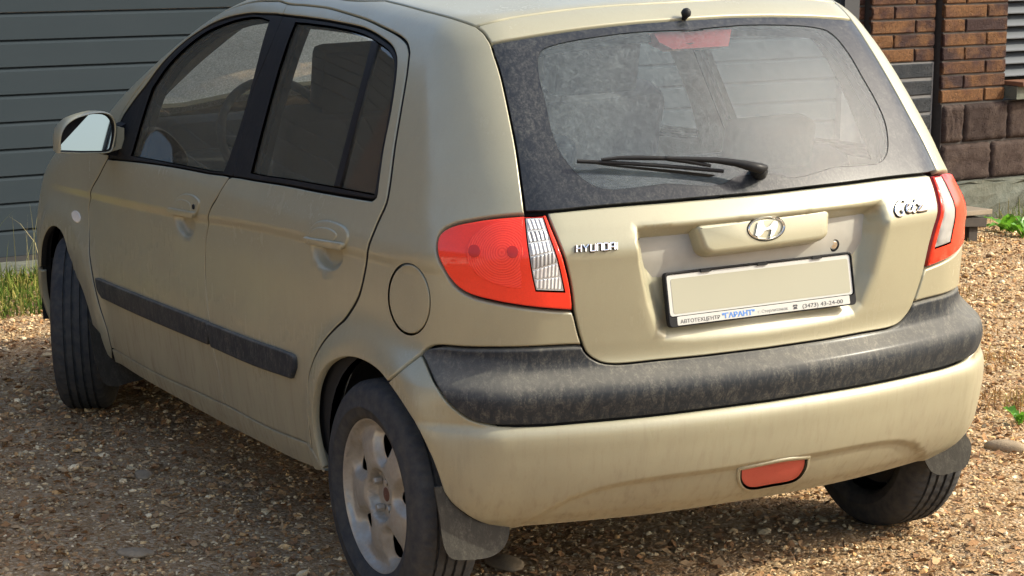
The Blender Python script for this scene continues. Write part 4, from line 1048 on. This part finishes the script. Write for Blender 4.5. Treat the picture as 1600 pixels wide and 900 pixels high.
# concrete step under the door
t = NT('concrete'); f1 = t.noise(2.5, 6, .6); f2 = t.noise(22, 6, .65); f3 = t.noise(140, 3, .6)
cc = t.mix(t.ramp(f2, (.3, 0), (.7, 1)), (.090, .100, .084), (.145, .152, .126)); cc = t.mix(t.ramp(f1, (.4, 0), (.75, .6)), cc, (.085, .08, .055))
CONC = t.end(t.bsdf(cc, .95, 0, .05, normal=t.bump(t.math('ADD', f2, t.math('MULTIPLY', f3, .3)), .7, .012)))
def slab(name, s0, s1, h0, h1, n0, n1, mat, label, cat, nz=.006, st=.06, seed=0):
    r = np.random.default_rng(seed); bm = bmesh.new(); bmesh.ops.create_cube(bm, size=1)
    for v in bm.verts: v.co = Vector(((s0+s1)/2 + v.co.x*(s1-s0), (n0+n1)/2 + v.co.y*(n1-n0), (h0+h1)/2 + v.co.z*(h1-h0)))
    bmesh.ops.bevel(bm, geom=bm.edges[:], offset=.012, segments=2, affect='EDGES')
    for ax, step, L0, L1 in ((0, .12, s0, s1), (2, .05, h0, h1)):
        q = L0 + step
        while q < L1:
            no = [0, 0, 0]; no[ax] = 1; co_ = [0, 0, 0]; co_[ax] = q
            bmesh.ops.bisect_plane(bm, geom=bm.verts[:] + bm.edges[:] + bm.faces[:], plane_co=co_, plane_no=no); q += step
    for v in bm.verts: v.co += Vector((r.normal(0, nz*.4), r.normal(0, nz), r.normal(0, nz*.5)))
    me = bpy.data.meshes.new(name); bm.to_mesh(me); bm.free(); me.materials.append(mat)
    o = link(bpy.data.objects.new(name, me)); o.matrix_world = wmat(0, 0, 0); tag(o, label, cat); return o
slab('concrete_step', -2.6, 5.2, -.42, -.126, -.1, .26, CONC, 'weathered concrete step under the grey garage door', 'step', seed=1)
# brick piers
BR = empty('brick_wall'); tag(BR, 'brown and orange brick piers over a rough stone base beside the garage door', 'wall')
def brick_mat(name, a, b_, c):
    t = NT(name); oi = t.n('ShaderNodeObjectInfo'); f = t.noise(7, 4, .6); f2 = t.noise(60, 6, .7); f3 = t.noise(220, 3)
    cr_ = t.n('ShaderNodeTexNoise'); cr_.inputs['Scale'].default_value = 14; cr_.inputs['Detail'].default_value = 2; t.l(t.coord((1, 1, 2.2)), cr_.inputs['Vector'])
    crack = t.math('ABSOLUTE', t.math('SUBTRACT', cr_.outputs['Fac'], .5))
    base = t.mix(t.ramp(oi.outputs['Random'], (.1, 0), (.9, 1)), a, b_)
    col = t.mix(t.ramp(t.math('ADD', f, t.math('MULTIPLY', oi.outputs['Random'], .25)), (.50, 0), (.72, .9)), base, c)
    col = t.mix(t.ramp(f2, (.35, .55), (.65, 0)), col, [q*.45 for q in a])
    hgt = t.math('ADD', t.ramp(crack, (0, 0), (.02, 1)), t.math('ADD', f2, t.math('MULTIPLY', f3, .4)))
    return t.end(t.bsdf(col, .78, 0, .10, normal=t.bump(hgt, .55, .008)))
BRK = brick_mat('burnt_brick', (.036, .022, .021), (.072, .033, .023), (.145, .072, .030))
BRD = brick_mat('dark_side_brick', (.03, .015, .013), (.042, .020, .015), (.055, .025, .015))
BRG = brick_mat('dark_grey_brick', (.022, .026, .031), (.034, .037, .041), (.045, .047, .05))
STN = brick_mat('rough_brown_stone', (.034, .023, .020), (.048, .032, .027), (.070, .050, .041))
MORT = simple('grey_mortar', (.050, .043, .038), .9, var=.3, vs=60)
MORTG = simple('pale_grey_mortar', (.12, .12, .12), .9, var=.2, vs=60)
def brick_mesh(L, Hh, dep, seed, nx=3, ny=1, amp=.0016, rough=0):
    r = np.random.default_rng(seed); bv = min(.006, Hh*.1) if rough == 0 else .014
    xs = np.concatenate([[0, bv], np.linspace(bv, L - bv, nx + 2)[1:-1], [L - bv, L]]); zs = np.concatenate([[0, bv], np.linspace(bv, Hh - bv, ny + 2)[1:-1], [Hh - bv, Hh]])
    V = []; 
    for j, z in enumerate(zs):
        for i, x in enumerate(xs):
            e = (i in (0, len(xs)-1)) or (j in (0, len(zs)-1))
            V.append((x + (0 if not e else r.normal(0, .0012)), (dep - .006 if rough == 0 else dep - .02) if e else dep + r.normal(0, amp) + rough*r.random(), z + (0 if not e else r.normal(0, .0010))))
    nxn = len(xs); nzn = len(zs)
    Fc = [(j*nxn+i, j*nxn+i+1, (j+1)*nxn+i+1, (j+1)*nxn+i) for j in range(nzn-1) for i in range(nxn-1)]
    rimi = list(range(nxn)) + [j*nxn + nxn-1 for j in range(1, nzn)] + [(nzn-1)*nxn + i for i in range(nxn-2, -1, -1)] + [j*nxn for j in range(nzn-2, 0, -1)]
    b0 = len(V); V += [(V[i][0], -.02, V[i][2]) for i in rimi]; m_ = len(rimi)
    Fc += [(rimi[i], b0+i, b0+(i+1) % m_, rimi[(i+1) % m_]) for i in range(m_)]
    return V, Fc
_bc = {}
def put_brick(name, mat, s, h, L, Hh, dep, n=0, rough=0, nx=3, ny=1, amp=.0016):
    key = (name, mat.name, round(L, 3), round(Hh, 3), rough, RNG.integers(0, 3)); me = _bc.get(key)
    V, Fc = (None, None) if me is not None else brick_mesh(L, Hh, dep, len(_bc) + 11, nx, ny, amp, rough)
    o = local_mesh(name, V, Fc, mat, BR, s, h, n, me=me, smooth=rough > 0); _bc[key] = o.data
    return o
def backing(name, s0, s1, h0, h1, n0, n1, mat):
    b = MB(); b.box(((s0+s1)/2, (n0+n1)/2, (h0+h1)/2), (s1-s0, n1-n0, h1-h0)); o = b.obj(name, mat, BR); o.matrix_world = wmat(0, 0, 0)
CH = .0822; H0 = .2985; JT = .011
# right pier
backing('mortar_bed', 6.058, 6.610, .296, 2.9, -.25, -.006, MORT)
for i in range(0, 31):
    h = H0 + CH*i; z = []
    if i % 2 == 1: z = [(6.056, .178), (6.245, .365)]
    else: z = [(6.056, .366), (6.433, .177)]
    for s_, L_ in z: put_brick('brick', BRK, s_, h + JT/2, L_, CH - JT, .006)
backing('plain_wall', -10.0, -3.0, -.6, 2.9, -.3, .0, BRD)
# left pier, grey blocks low down and a darker return beside the door post
backing('mortar_bed', 5.492, 6.022, .545, 2.9, -.28, -.046, MORT)
backing('mortar_bed', 5.312, 5.49, -.3, 2.9, -.34, -.096, MORT)
backing('grey_mortar_bed', 5.492, 6.028, -.5, .543, -.28, -.040, MORTG)
for i in range(3, 31):
    h = H0 + CH*i
    for s_, L_ in ([(5.492, .176), (5.681, .341)] if i % 2 == 0 else [(5.492, .357), (5.862, .160)]): put_brick('brick', BRK, s_, h + JT/2, L_, CH - JT, .006, -.04)
    put_brick('brick', BRD, 5.314, h + JT/2, .170, CH - JT, .006, -.09)
for i in range(9):
    h = .445 - .1005*i
    for s_, L_ in ([(5.50, .515)] if i % 3 == 0 else [(5.50, .155), (5.68, .335)] if i % 3 == 1 else [(5.50, .30), (5.82, .195)]): put_brick('grey_brick', BRG, s_, h + .008, L_, .1005 - .018, .008, -.04)
backing('dark_joint', 6.020, 6.060, -.5, 2.9, -.30, -.14, simple('dark_recess', (.012, .010, .010), .9))
# rough stone base and concrete plinth
backing('stone_bed', 6.062, 9.2, -.17, .295, -.28, .004, MORT)
for h0, h1, cuts in ((.066, .291, (6.065, 6.252, 6.640, 7.02, 7.40, 7.9, 8.3, 8.75, 9.2)), (-.163, .058, (6.065, 6.500, 6.90, 7.35, 7.8, 8.2, 8.7, 9.2))):
    for a, c in zip(cuts[:-1], cuts[1:]): put_brick('stone_block', STN, a, h0, c - a - .012, h1 - h0, .022, 0, rough=.012, nx=14, ny=9, amp=.002)
slab('concrete_plinth', 5.3, 9.2, -.95, -.166, -.3, .075, CONC, 'grey concrete plinth under the rough stone base', 'plinth', seed=2)
# louvred window beside the pier
LV = empty('louvre_window'); tag(LV, 'grey louvred shutter right of the brick pier, over an orange tiled sill', 'shutter')
t = NT('grey_louvre_metal'); LVM = t.end(t.bsdf(t.mix(t.noise(20, 4), (.045, .056, .066), (.062, .072, .085)), .45, 0, .5))
lm = None
for i in range(32):
    h = .435 + .0745*i
    V = [(s_, y_, z_) for s_ in (6.614, 9.1) for y_, z_ in ((-.07, .060), (-.012, .006), (-.012, 0), (-.07, .052))]
    o = local_mesh('louvre_slat', V, [(0, 1, 5, 4), (1, 2, 6, 5), (2, 3, 7, 6), (3, 0, 4, 7)], LVM, LV, 0, h, 0, me=lm); lm = o.data
b = MB(); b.box((7.87, -.12, 1.65), (2.5, .02, 2.6)); o = b.obj('louvre_backing', SHELL, LV); o.matrix_world = wmat(0, 0, 0)
TILE = simple('orange_sill_tile', (.17, .08, .045), .55, var=.25, vs=12)
for i in range(6):
    b = MB(); b.box((6.70 + .155*i + .005, .045, .398), (.150, .17, .028), bev=.005); o = b.obj('sill_tile', TILE, LV); o.matrix_world = wmat(0, 0, 0)
b = MB(); b.box((7.87, .02, .345), (2.5, .14, .075)); o = b.obj('sill', CONC, LV); o.matrix_world = wmat(0, 0, 0)
# ------------------------------------------------------------------ ground
t = NT('gravelly_soil')
f1 = t.noise(1.3, 5, .6); f2 = t.noise(11, 6, .65); f3 = t.noise(75, 5, .7); f4 = t.noise(300, 3, .6)
vo = t.n('ShaderNodeTexVoronoi'); vo.inputs['Scale'].default_value = 95; t.l(t.coord(), vo.inputs['Vector'])
vs = t.n('ShaderNodeSeparateColor'); t.l(vo.outputs['Color'], vs.inputs[0])
c = t.mix(t.ramp(f3, (.3, 0), (.7, 1)), (.27, .175, .088), (.49, .33, .18))
c = t.mix(t.ramp(vs.outputs[0], (.62, 0), (.80, .8)), c, (.58, .44, .29))
c = t.mix(t.ramp(f2, (.42, 0), (.70, .55)), c, (.29, .175, .088))
c = t.mix(t.ramp(f1, (.45, 0), (.75, .45)), c, (.42, .30, .18))
hh = t.math('ADD', t.math('MULTIPLY', vo.outputs['Distance'], -1.2), t.math('ADD', f3, t.math('MULTIPLY', f4, .4)))
SOIL = t.end(t.bsdf(c, 1.0, 0, 0.0, normal=t.bump(hh, .8, .012)))
def axis(lo, hi, core0, core1, fine):
    a = list(np.arange(core0, core1 + 1e-6, fine)); st = fine; x = core0
    while x > lo: st *= 1.35; x -= st; a.insert(0, x)
    st = fine; x = core1
    while x < hi: st *= 1.35; x += st; a.append(x)
    return np.array(a)
gx = axis(-400, 400, -4, 8, .08); gy = axis(-400, 400, -8, 6, .08)
X, Y = np.meshgrid(gx, gy, indexing='ij'); Z = ground_z(X, Y)
Z += RNG.normal(0, .0035, Z.shape)*(np.abs(X - 1) < 9)*(np.abs(Y) < 9)
nx_, ny_ = X.shape; ii = np.arange(nx_*ny_).reshape(nx_, ny_)
Q = np.stack([ii[:-1, :-1], ii[1:, :-1], ii[1:, 1:], ii[:-1, 1:]], -1).reshape(-1, 4)
g_ = big_mesh('ground', np.stack([X, Y, Z], -1).reshape(-1, 3), Q, SOIL, smooth=True); g_['kind'] = 'structure'
# loose stones and leaf litter
def frustum_points(n, x0, x1, y0, y1, p):
    P = RNG.uniform([x0, y0], [x1, y1], (n, 2)); z = ground_z(P[:, 0], P[:, 1])
    d = np.column_stack([P, z]) - CC; q = d @ CR.T
    u = q[:, 0]/q[:, 2]*CF; v = -q[:, 1]/q[:, 2]*CF
    ok = (np.abs(u) < 1350) & (v < 900) & (v > -250)
    dist = np.linalg.norm(d, axis=1); ok &= RNG.random(n) < np.clip((6.6/dist)**p, 0, 1)
    wl_ = (P - WO[:2]) @ WN[:2]; ok &= wl_ > .30
    return P[ok], z[ok], dist[ok]
ico = bmesh.new(); bmesh.ops.create_icosphere(ico, subdivisions=1, radius=1); ico.verts.index_update()
IV = np.array([v.co[:] for v in ico.verts]); IF = np.array([[v.index for v in f.verts] for f in ico.faces]); ico.free()
def stones(name, P, z, size, flat, mat, pal, label=None, sink=.35):
    n = len(P); sh = IV[None]*(1 + RNG.normal(0, .22, (n, len(IV), 1)))
    sc_ = size[:, None]*np.column_stack([RNG.uniform(.8, 1.35, n), RNG.uniform(.6, 1.0, n), flat*RNG.uniform(.7, 1.3, n)])
    V = sh*sc_[:, None, :]
    a = RNG.uniform(0, 2*math.pi, n); tx = RNG.normal(0, .35, n); c_, s_ = np.cos(tx), np.sin(tx)
    V = np.stack([V[..., 0], V[..., 1]*c_[:, None] - V[..., 2]*s_[:, None], V[..., 1]*s_[:, None] + V[..., 2]*c_[:, None]], -1)
    c_, s_ = np.cos(a), np.sin(a)
    V = np.stack([V[..., 0]*c_[:, None] - V[..., 1]*s_[:, None], V[..., 0]*s_[:, None] + V[..., 1]*c_[:, None], V[..., 2]], -1)
    V += np.column_stack([P, z + sc_[:, 2]*sink])[:, None, :]
    T = IF[None] + (np.arange(n)*len(IV))[:, None, None]
    pal = np.array(pal); col = pal[RNG.integers(0, len(pal), n)]*RNG.uniform(1.1, 2.0, (n, 1))*[1.12, 1.04, .86]
    return big_mesh(name, V.reshape(-1, 3), T.reshape(-1, 3), mat, colors=np.repeat(col, len(IV), 0))
def tint_mat(name, rough=.8, bump=.4, sc=160):
    t = NT(name); at = t.n('ShaderNodeAttribute', attribute_name='tint'); f = t.noise(sc, 4, .6)
    c = t.mix(t.ramp(f, (.3, .35), (.7, 0)), at.outputs['Color'], (.10, .07, .045))
    return t.end(t.bsdf(c, rough, 0, .08, normal=t.bump(f, bump, .004)))
STM = tint_mat('gravel_stone')
PAL = [(.42, .34, .23), (.34, .26, .17), (.50, .43, .32), (.25, .165, .095), (.17, .10, .055), (.32, .20, .10), (.22, .15, .09), (.40, .29, .17), (.27, .23, .17), (.12, .072, .040)]
P, z, ds = frustum_points(380000, -2.5, 7.5, -6.5, 4, 1.3)
if len(P) > 105000: k_ = RNG.permutation(len(P))[:105000]; P, z, ds = P[k_], z[k_], ds[k_]
sz = np.exp(RNG.normal(math.log(.0043), .40, len(P)))*np.clip(ds/7.5, 1, 1.5)
stones('gravel', P, z, sz, .55, STM, PAL)['kind'] = 'stuff'
P, z, ds = frustum_points(2600, -2.5, 7.5, -6.5, 4, .8)
sz = np.exp(RNG.normal(math.log(.0105), .35, len(P)))
stones('pebbles', P, z, sz, .42, STM, PAL[:4] + PAL[6:9])['kind'] = 'stuff'
# leaf litter: small curled flakes
P, z, ds = frustum_points(90000, -2.5, 7.5, -6.5, 4, 1.3); P, z = P[:30000], z[:30000]; n = len(P)
a = RNG.uniform(0, 6.283, n); L_ = RNG.uniform(.006, .020, n); W_ = L_*RNG.uniform(.3, .7, n); tl = RNG.normal(0, .5, n)
e1 = np.stack([np.cos(a), np.sin(a), tl*.5], 1)*L_[:, None]; e2 = np.stack([-np.sin(a), np.cos(a), RNG.normal(0, .5, n)], 1)*W_[:, None]; ce = np.column_stack([P, z + .006])
up = np.array([0, 0, 1.])*(.004*RNG.random((n, 1)))
V = np.stack([ce - e1, ce - e2*.8 + up, ce + e1, ce + e2*.8 + up], 1); T = np.arange(n*4).reshape(-1, 4)
pal = np.array([(.30, .165, .075), (.40, .24, .12), (.21, .115, .058), (.46, .30, .155), (.34, .18, .08)])
big_mesh('leaf_litter', V.reshape(-1, 3), T, tint_mat('dry_leaf', .8, .1), colors=np.repeat(pal[RNG.integers(0, 5, n)], 4, 0))['kind'] = 'stuff'
# grass and weeds
def blades(name, P, z, Lr, wd, pal, lean=.5, mat=None):
    n = len(P); L_ = RNG.uniform(*Lr, n); a = RNG.uniform(0, 6.283, n); ln = np.abs(RNG.normal(0, lean, n))
    dr = np.stack([np.cos(a), np.sin(a)], 1); sd_ = np.stack([-np.sin(a), np.cos(a), 0*a], 1)*wd
    V = []
    for f_, w_ in ((0, 1), (.45, .85), (.8, .5), (1, .06)):
        c_ = np.column_stack([P + dr*(ln*L_*f_*f_)[:, None], z + L_*f_*np.cos(np.minimum(ln*f_, 1.3))])
        V += [c_ - sd_*w_, c_ + sd_*w_]
    V = np.stack(V, 1); T = np.array([[0, 1, 3, 2], [2, 3, 5, 4], [4, 5, 7, 6]])[None] + (np.arange(n)*8)[:, None, None]
    pal = np.array(pal); col = pal[RNG.integers(0, len(pal), n)]*RNG.uniform(.7, 1.3, (n, 1))
    return big_mesh(name, V.reshape(-1, 3), T.reshape(-1, 4), mat or GRM, colors=np.repeat(col, 8, 0))
t = NT('grass_blade'); at = t.n('ShaderNodeAttribute', attribute_name='tint')
b1 = t.n('ShaderNodeBsdfDiffuse'); t.l(at.outputs['Color'], b1.inputs[0]); b2 = t.n('ShaderNodeBsdfTranslucent'); t.l(at.outputs['Color'], b2.inputs[0])
mx = t.n('ShaderNodeMixShader'); mx.inputs[0].default_value = .35; t.l(b1.outputs[0], mx.inputs[1]); t.l(b2.outputs[0], mx.inputs[2]); GRM = t.end(mx.outputs[0])
def wall_pts(n, s0, s1, n0, n1, pw=1.0):
    s_ = RNG.uniform(s0, s1, n); q = n0 + (n1 - n0)*RNG.random(n)**pw
    P = WO[None, :2] + WD[None, :2]*s_[:, None] + WN[None, :2]*q[:, None]; return P, ground_z(P[:, 0], P[:, 1])
P, z = wall_pts(6500, -2.4, .75, .36, 1.15, 1.3)
blades('green_grass', P, z, (.035, .095), .0035, [(.10, .15, .03), (.16, .20, .04), (.07, .12, .025), (.26, .24, .07)], 1.1)['kind'] = 'stuff'
P, z = wall_pts(120, -1.8, .5, .29, .5)
blades('dry_stalks', P, z, (.16, .38), .0016, [(.34, .29, .15), (.28, .26, .12), (.20, .22, .08)], .35)['kind'] = 'stuff'
def patch(n, cx, cy, rx, ry):
    a = RNG.normal(0, .5, (n, 2))*[rx, ry] + [cx, cy]; return a, ground_z(a[:, 0], a[:, 1])
Pz = [patch(int(260*k_), *p_) for k_, *p_ in ((2, 4.6, -3.75, .5, .35), (2, 3.6, -3.4, .5, .3), (2.2, 2.9, -2.9, .5, .25), (1.5, 2.1, -2.55, .35, .2), (1.6, 5.2, -4.7, .3, .5), (1.0, 1.2, -2.1, .3, .2))]
P = np.vstack([q[0] for q in Pz]); z = np.concatenate([q[1] for q in Pz])
blades('dry_grass', P, z, (.02, .07), .0022, [(.30, .16, .06), (.36, .22, .09), (.20, .11, .04), (.26, .20, .07)], 1.9)['kind'] = 'stuff'

# weeds and planks by the plinth on the right
def gpt(p):                    # pixel -> point on the ground by the wall (iterated on the sloping ground)
    d = cam_ray([p])[0]; h = 10.
    for _ in range(60):
        q = CC + d*h; h += (q[2] - float(ground_z(q[0], q[1])))*2.5*.8
    return CC + d*h
LEAFM = None
t = NT('broad_green_leaf'); f = t.noise(40, 4); b1 = t.n('ShaderNodeBsdfPrincipled'); t.l(t.mix(f, (.07, .20, .020), (.14, .34, .040)), b1.inputs[0]); b1.inputs['Roughness'].default_value = .4
b2 = t.n('ShaderNodeBsdfTranslucent'); b2.inputs[0].default_value = (.16, .40, .03, 1); mx = t.n('ShaderNodeMixShader'); mx.inputs[0].default_value = .35; t.l(b1.outputs[0], mx.inputs[1]); t.l(b2.outputs[0], mx.inputs[2]); LEAFM = t.end(mx.outputs[0])
def leaf_mesh(L_, W_, bend, seed):
    r = np.random.default_rng(seed); V = []; nu, nv = 8, 4
    for i in range(nu + 1):
        u = i/nu; w_ = W_*math.sin(math.pi*min(1, u*.92 + .05))**.8*(1 - .25*u)
        for j in range(nv + 1):
            q = j/nv*2 - 1
            V.append((u*L_, q*w_*.5, bend*L_*math.sin(u*2.2)*.6 + abs(q)*w_*.22 + r.normal(0, .004)))
    return V, [(i*(nv+1)+j, i*(nv+1)+j+1, (i+1)*(nv+1)+j+1, (i+1)*(nv+1)+j) for i in range(nu) for j in range(nv)]
def leafy(p, n, Lr, label, cat, seed, spread=6.283, a0=0, mat=None, name='broadleaf_weed'):
    r = np.random.default_rng(seed); o = empty(name, p); tag(o, label, cat)
    for k in range(n):
        L_ = r.uniform(*Lr); V, Fc = leaf_mesh(L_, L_*r.uniform(.30, .42), r.uniform(.15, .5), seed*31 + k)
        lf = mesh_obj('leaf', V, Fc, mat or LEAFM, o); lf.rotation_euler = (r.normal(0, .2), -r.uniform(.1, .6), a0 + spread*(k + r.uniform(-.3, .3))/n); lf.location = (r.normal(0, .02), r.normal(0, .02), .01)
    return o
leafy(gpt((1572, 364)), 11, (.10, .19), 'bright green broad-leaved weed beside the old planks at the plinth', 'weed', 3)
leafy(gpt((1604, 372)), 8, (.09, .16), 'bright green broad-leaved weed at the right edge of the photo', 'weed', 4)
leafy(gpt((1583, 664)), 4, (.06, .11), 'small flat green leaf lying low on the sunlit gravel', 'weed', 5)
STALK = simple('weed_stem', (.17, .20, .07), .8, var=.3); SEED = simple('reddish_seed_head', (.26, .12, .06), .9, var=.3)
def stalky(p, label, hgt, seed):
    r = np.random.default_rng(seed); o = empty('stalky_weed', p); tag(o, label, 'weed')
    for k in range(4):
        b = MB(); dx, dy = r.normal(0, .05, 2); hh_ = hgt*r.uniform(.6, 1.0); pts = [(dx*q*q*2, dy*q*q*2, hh_*q) for q in np.linspace(0, 1, 7)]
        b.tube(pts, np.linspace(.0035, .0015, 7), 5); st = b.obj('stem', STALK, o, auto=60)
        hb = MB(); e = np.array(pts[-1]); hb.tube([e - [0, 0, .05], e - [0, 0, .02], e + [0, 0, .012]], [.002, .008, .001], 6); hb.obj('seed_head', SEED, st, auto=60)
        for j in range(7):
            q = r.uniform(.15, .85); V, Fc = leaf_mesh(.07*r.uniform(.7, 1.3), .022, .3, seed*77 + k*9 + j)
            lf = mesh_obj('leaf', V, Fc, GRLEAF, st); lf.location = (dx*q*q*2, dy*q*q*2, hh_*q); lf.rotation_euler = (0, r.uniform(-.9, .3), r.uniform(0, 6.28))
t = NT('dull_green_leaf'); GRLEAF = t.end(t.bsdf(t.mix(t.noise(30, 3), (.10, .14, .04), (.20, .24, .08)), .7))
stalky(gpt((1583, 334)), 'tall thin weed with reddish seed heads against the concrete plinth', .30, 8)
P, z = wall_pts(500, 6.3, 8.6, .09, .42); blades('rough_grass', P, z, (.04, .16), .003, [(.16, .18, .06), (.24, .21, .09), (.10, .13, .04)], .8)['kind'] = 'stuff'
PLK = NT('weathered_plank'); f = PLK.noise(9, 6, .7, PLK.coord((6, 1.2, 6)), .4)
PLK = PLK.end(PLK.bsdf(PLK.mix(f, (.13, .105, .075), (.27, .225, .165)), .85, 0, .2, normal=PLK.bump(f, .4, .004)))
bp = gpt((1512, 378)); bx_ = WD*1.0
PT = empty('plank_bench', (bp + WD*.05).tolist()); tag(PT, 'low rough bench of grey weathered planks by the plinth, half hidden by the car', 'bench')
M3 = Matrix((tuple(WD), tuple(-WN), tuple(np.cross(WD, -WN)))).transposed()
PT.matrix_world = Matrix.Translation(Vector((bp + WD*.0).tolist())) @ M3.to_4x4()
def pk(name, c, d_, rz=0, ry=0, mat=None):
    b = MB(); R_ = np.array([[math.cos(rz), -math.sin(rz), 0], [math.sin(rz), math.cos(rz), 0], [0, 0, 1]]) @ np.array([[math.cos(ry), 0, math.sin(ry)], [0, 1, 0], [-math.sin(ry), 0, math.cos(ry)]])
    b.box(c, d_, R_, .004); o = b.obj(name, mat or PLK, PT); return o
DKW = simple('dark_damp_wood', (.035, .028, .022), .9, var=.3)
pk('top_plank', (-.16, .04, .165), (.66, .17, .028), .10, .04); pk('top_plank', (-.30, .24, .180), (.60, .13, .026), -.05, .02)
pk('rail', (-.10, .00, .115), (.48, .04, .05), .05, .08, DKW); pk('leg', (.06, .06, .05), (.07, .09, .16), 0, 0, DKW); pk('leg', (-.36, .10, .05), (.07, .09, .18), 0, 0, DKW)
# a few bigger stones
for i, (p, s_, lb) in enumerate((((1572, 703), .042, 'rounded grey brown stone on the gravel right of the rear wheel'), ((225, 745), .030, 'flat pale stone in the shaded gravel left of the rear wheel'), ((212, 868), .034, 'flat tan stone in the gravel near the bottom left'), ((792, 884), .045, 'flat grey stone slab in the shadow below the rear bumper'))):
    q = gpt(p); bm = bmesh.new(); bmesh.ops.create_icosphere(bm, subdivisions=3, radius=1); r = np.random.default_rng(40 + i)
    k3 = r.normal(0, 1, (5, 3)); 
    for v in bm.verts:
        n_ = np.array(v.co[:]); d_ = 1 + .12*sum(math.sin(2.2*float(k_ @ n_) + j) for j, k_ in enumerate(k3))/2
        v.co = Vector((n_[0]*d_*s_*1.5, n_[1]*d_*s_, n_[2]*d_*s_*(.62 if i == 0 else .34)))
    me = bpy.data.meshes.new('stone'); bm.to_mesh(me); bm.free()
    for pg in me.polygons: pg.use_smooth = True
    me.materials.append(STNM if 'STNM' in globals() else globals().setdefault('STNM', simple('field_stone', (.27, .21, .14), .95, spec=.05, var=.4, vs=45, bump=.5)))
    o = link(bpy.data.objects.new('stone', me)); o.location = (q + [0, 0, s_*.16]).tolist(); o.rotation_euler = (0, 0, r.uniform(0, 3)); tag(o, lb, 'stone')

# unseen building added across the yard: bounces sunlight as fill on to the shaded flank
HS = empty('added_fill_house', (1.5, 12.5, 0)); tag(HS, 'unseen pale plastered building added across the yard to bounce sunlight onto the shaded side of the car', 'added_fill_house')
PLA = simple('pale_plaster', (.55, .52, .45), .9, var=.08, vs=3); RFM = simple('brown_roof_tiles', (.10, .06, .045), .8, var=.2, vs=8); WNM = simple('house_window_glass', (.03, .035, .04), .1)
b = MB(); b.prism([(-6.5, -.4), (6.5, -.4), (6.5, 3.2), (-6.5, 3.2)], -4, 0, ((0, 0, 0), (1, 0, 0), (0, 0, 1), (0, -1, 0))); b.obj('wall', PLA, HS)
b = MB(); b.prism([(-6.9, 3.2), (6.9, 3.2), (4.0, 5.6), (-4.0, 5.6)], -4.2, .25, ((0, 0, 0), (1, 0, 0), (0, 0, 1), (0, -1, 0))); b.obj('roof', RFM, HS)
for u_ in (-4.5, -1.2, 2.2, 4.9):
    b = MB(); b.prism([(u_ - .6, 1.0), (u_ + .6, 1.0), (u_ + .6, 2.4), (u_ - .6, 2.4)], -.1, .02, ((0, 0, 0), (1, 0, 0), (0, 0, 1), (0, -1, 0))); b.obj('window', WNM, HS)
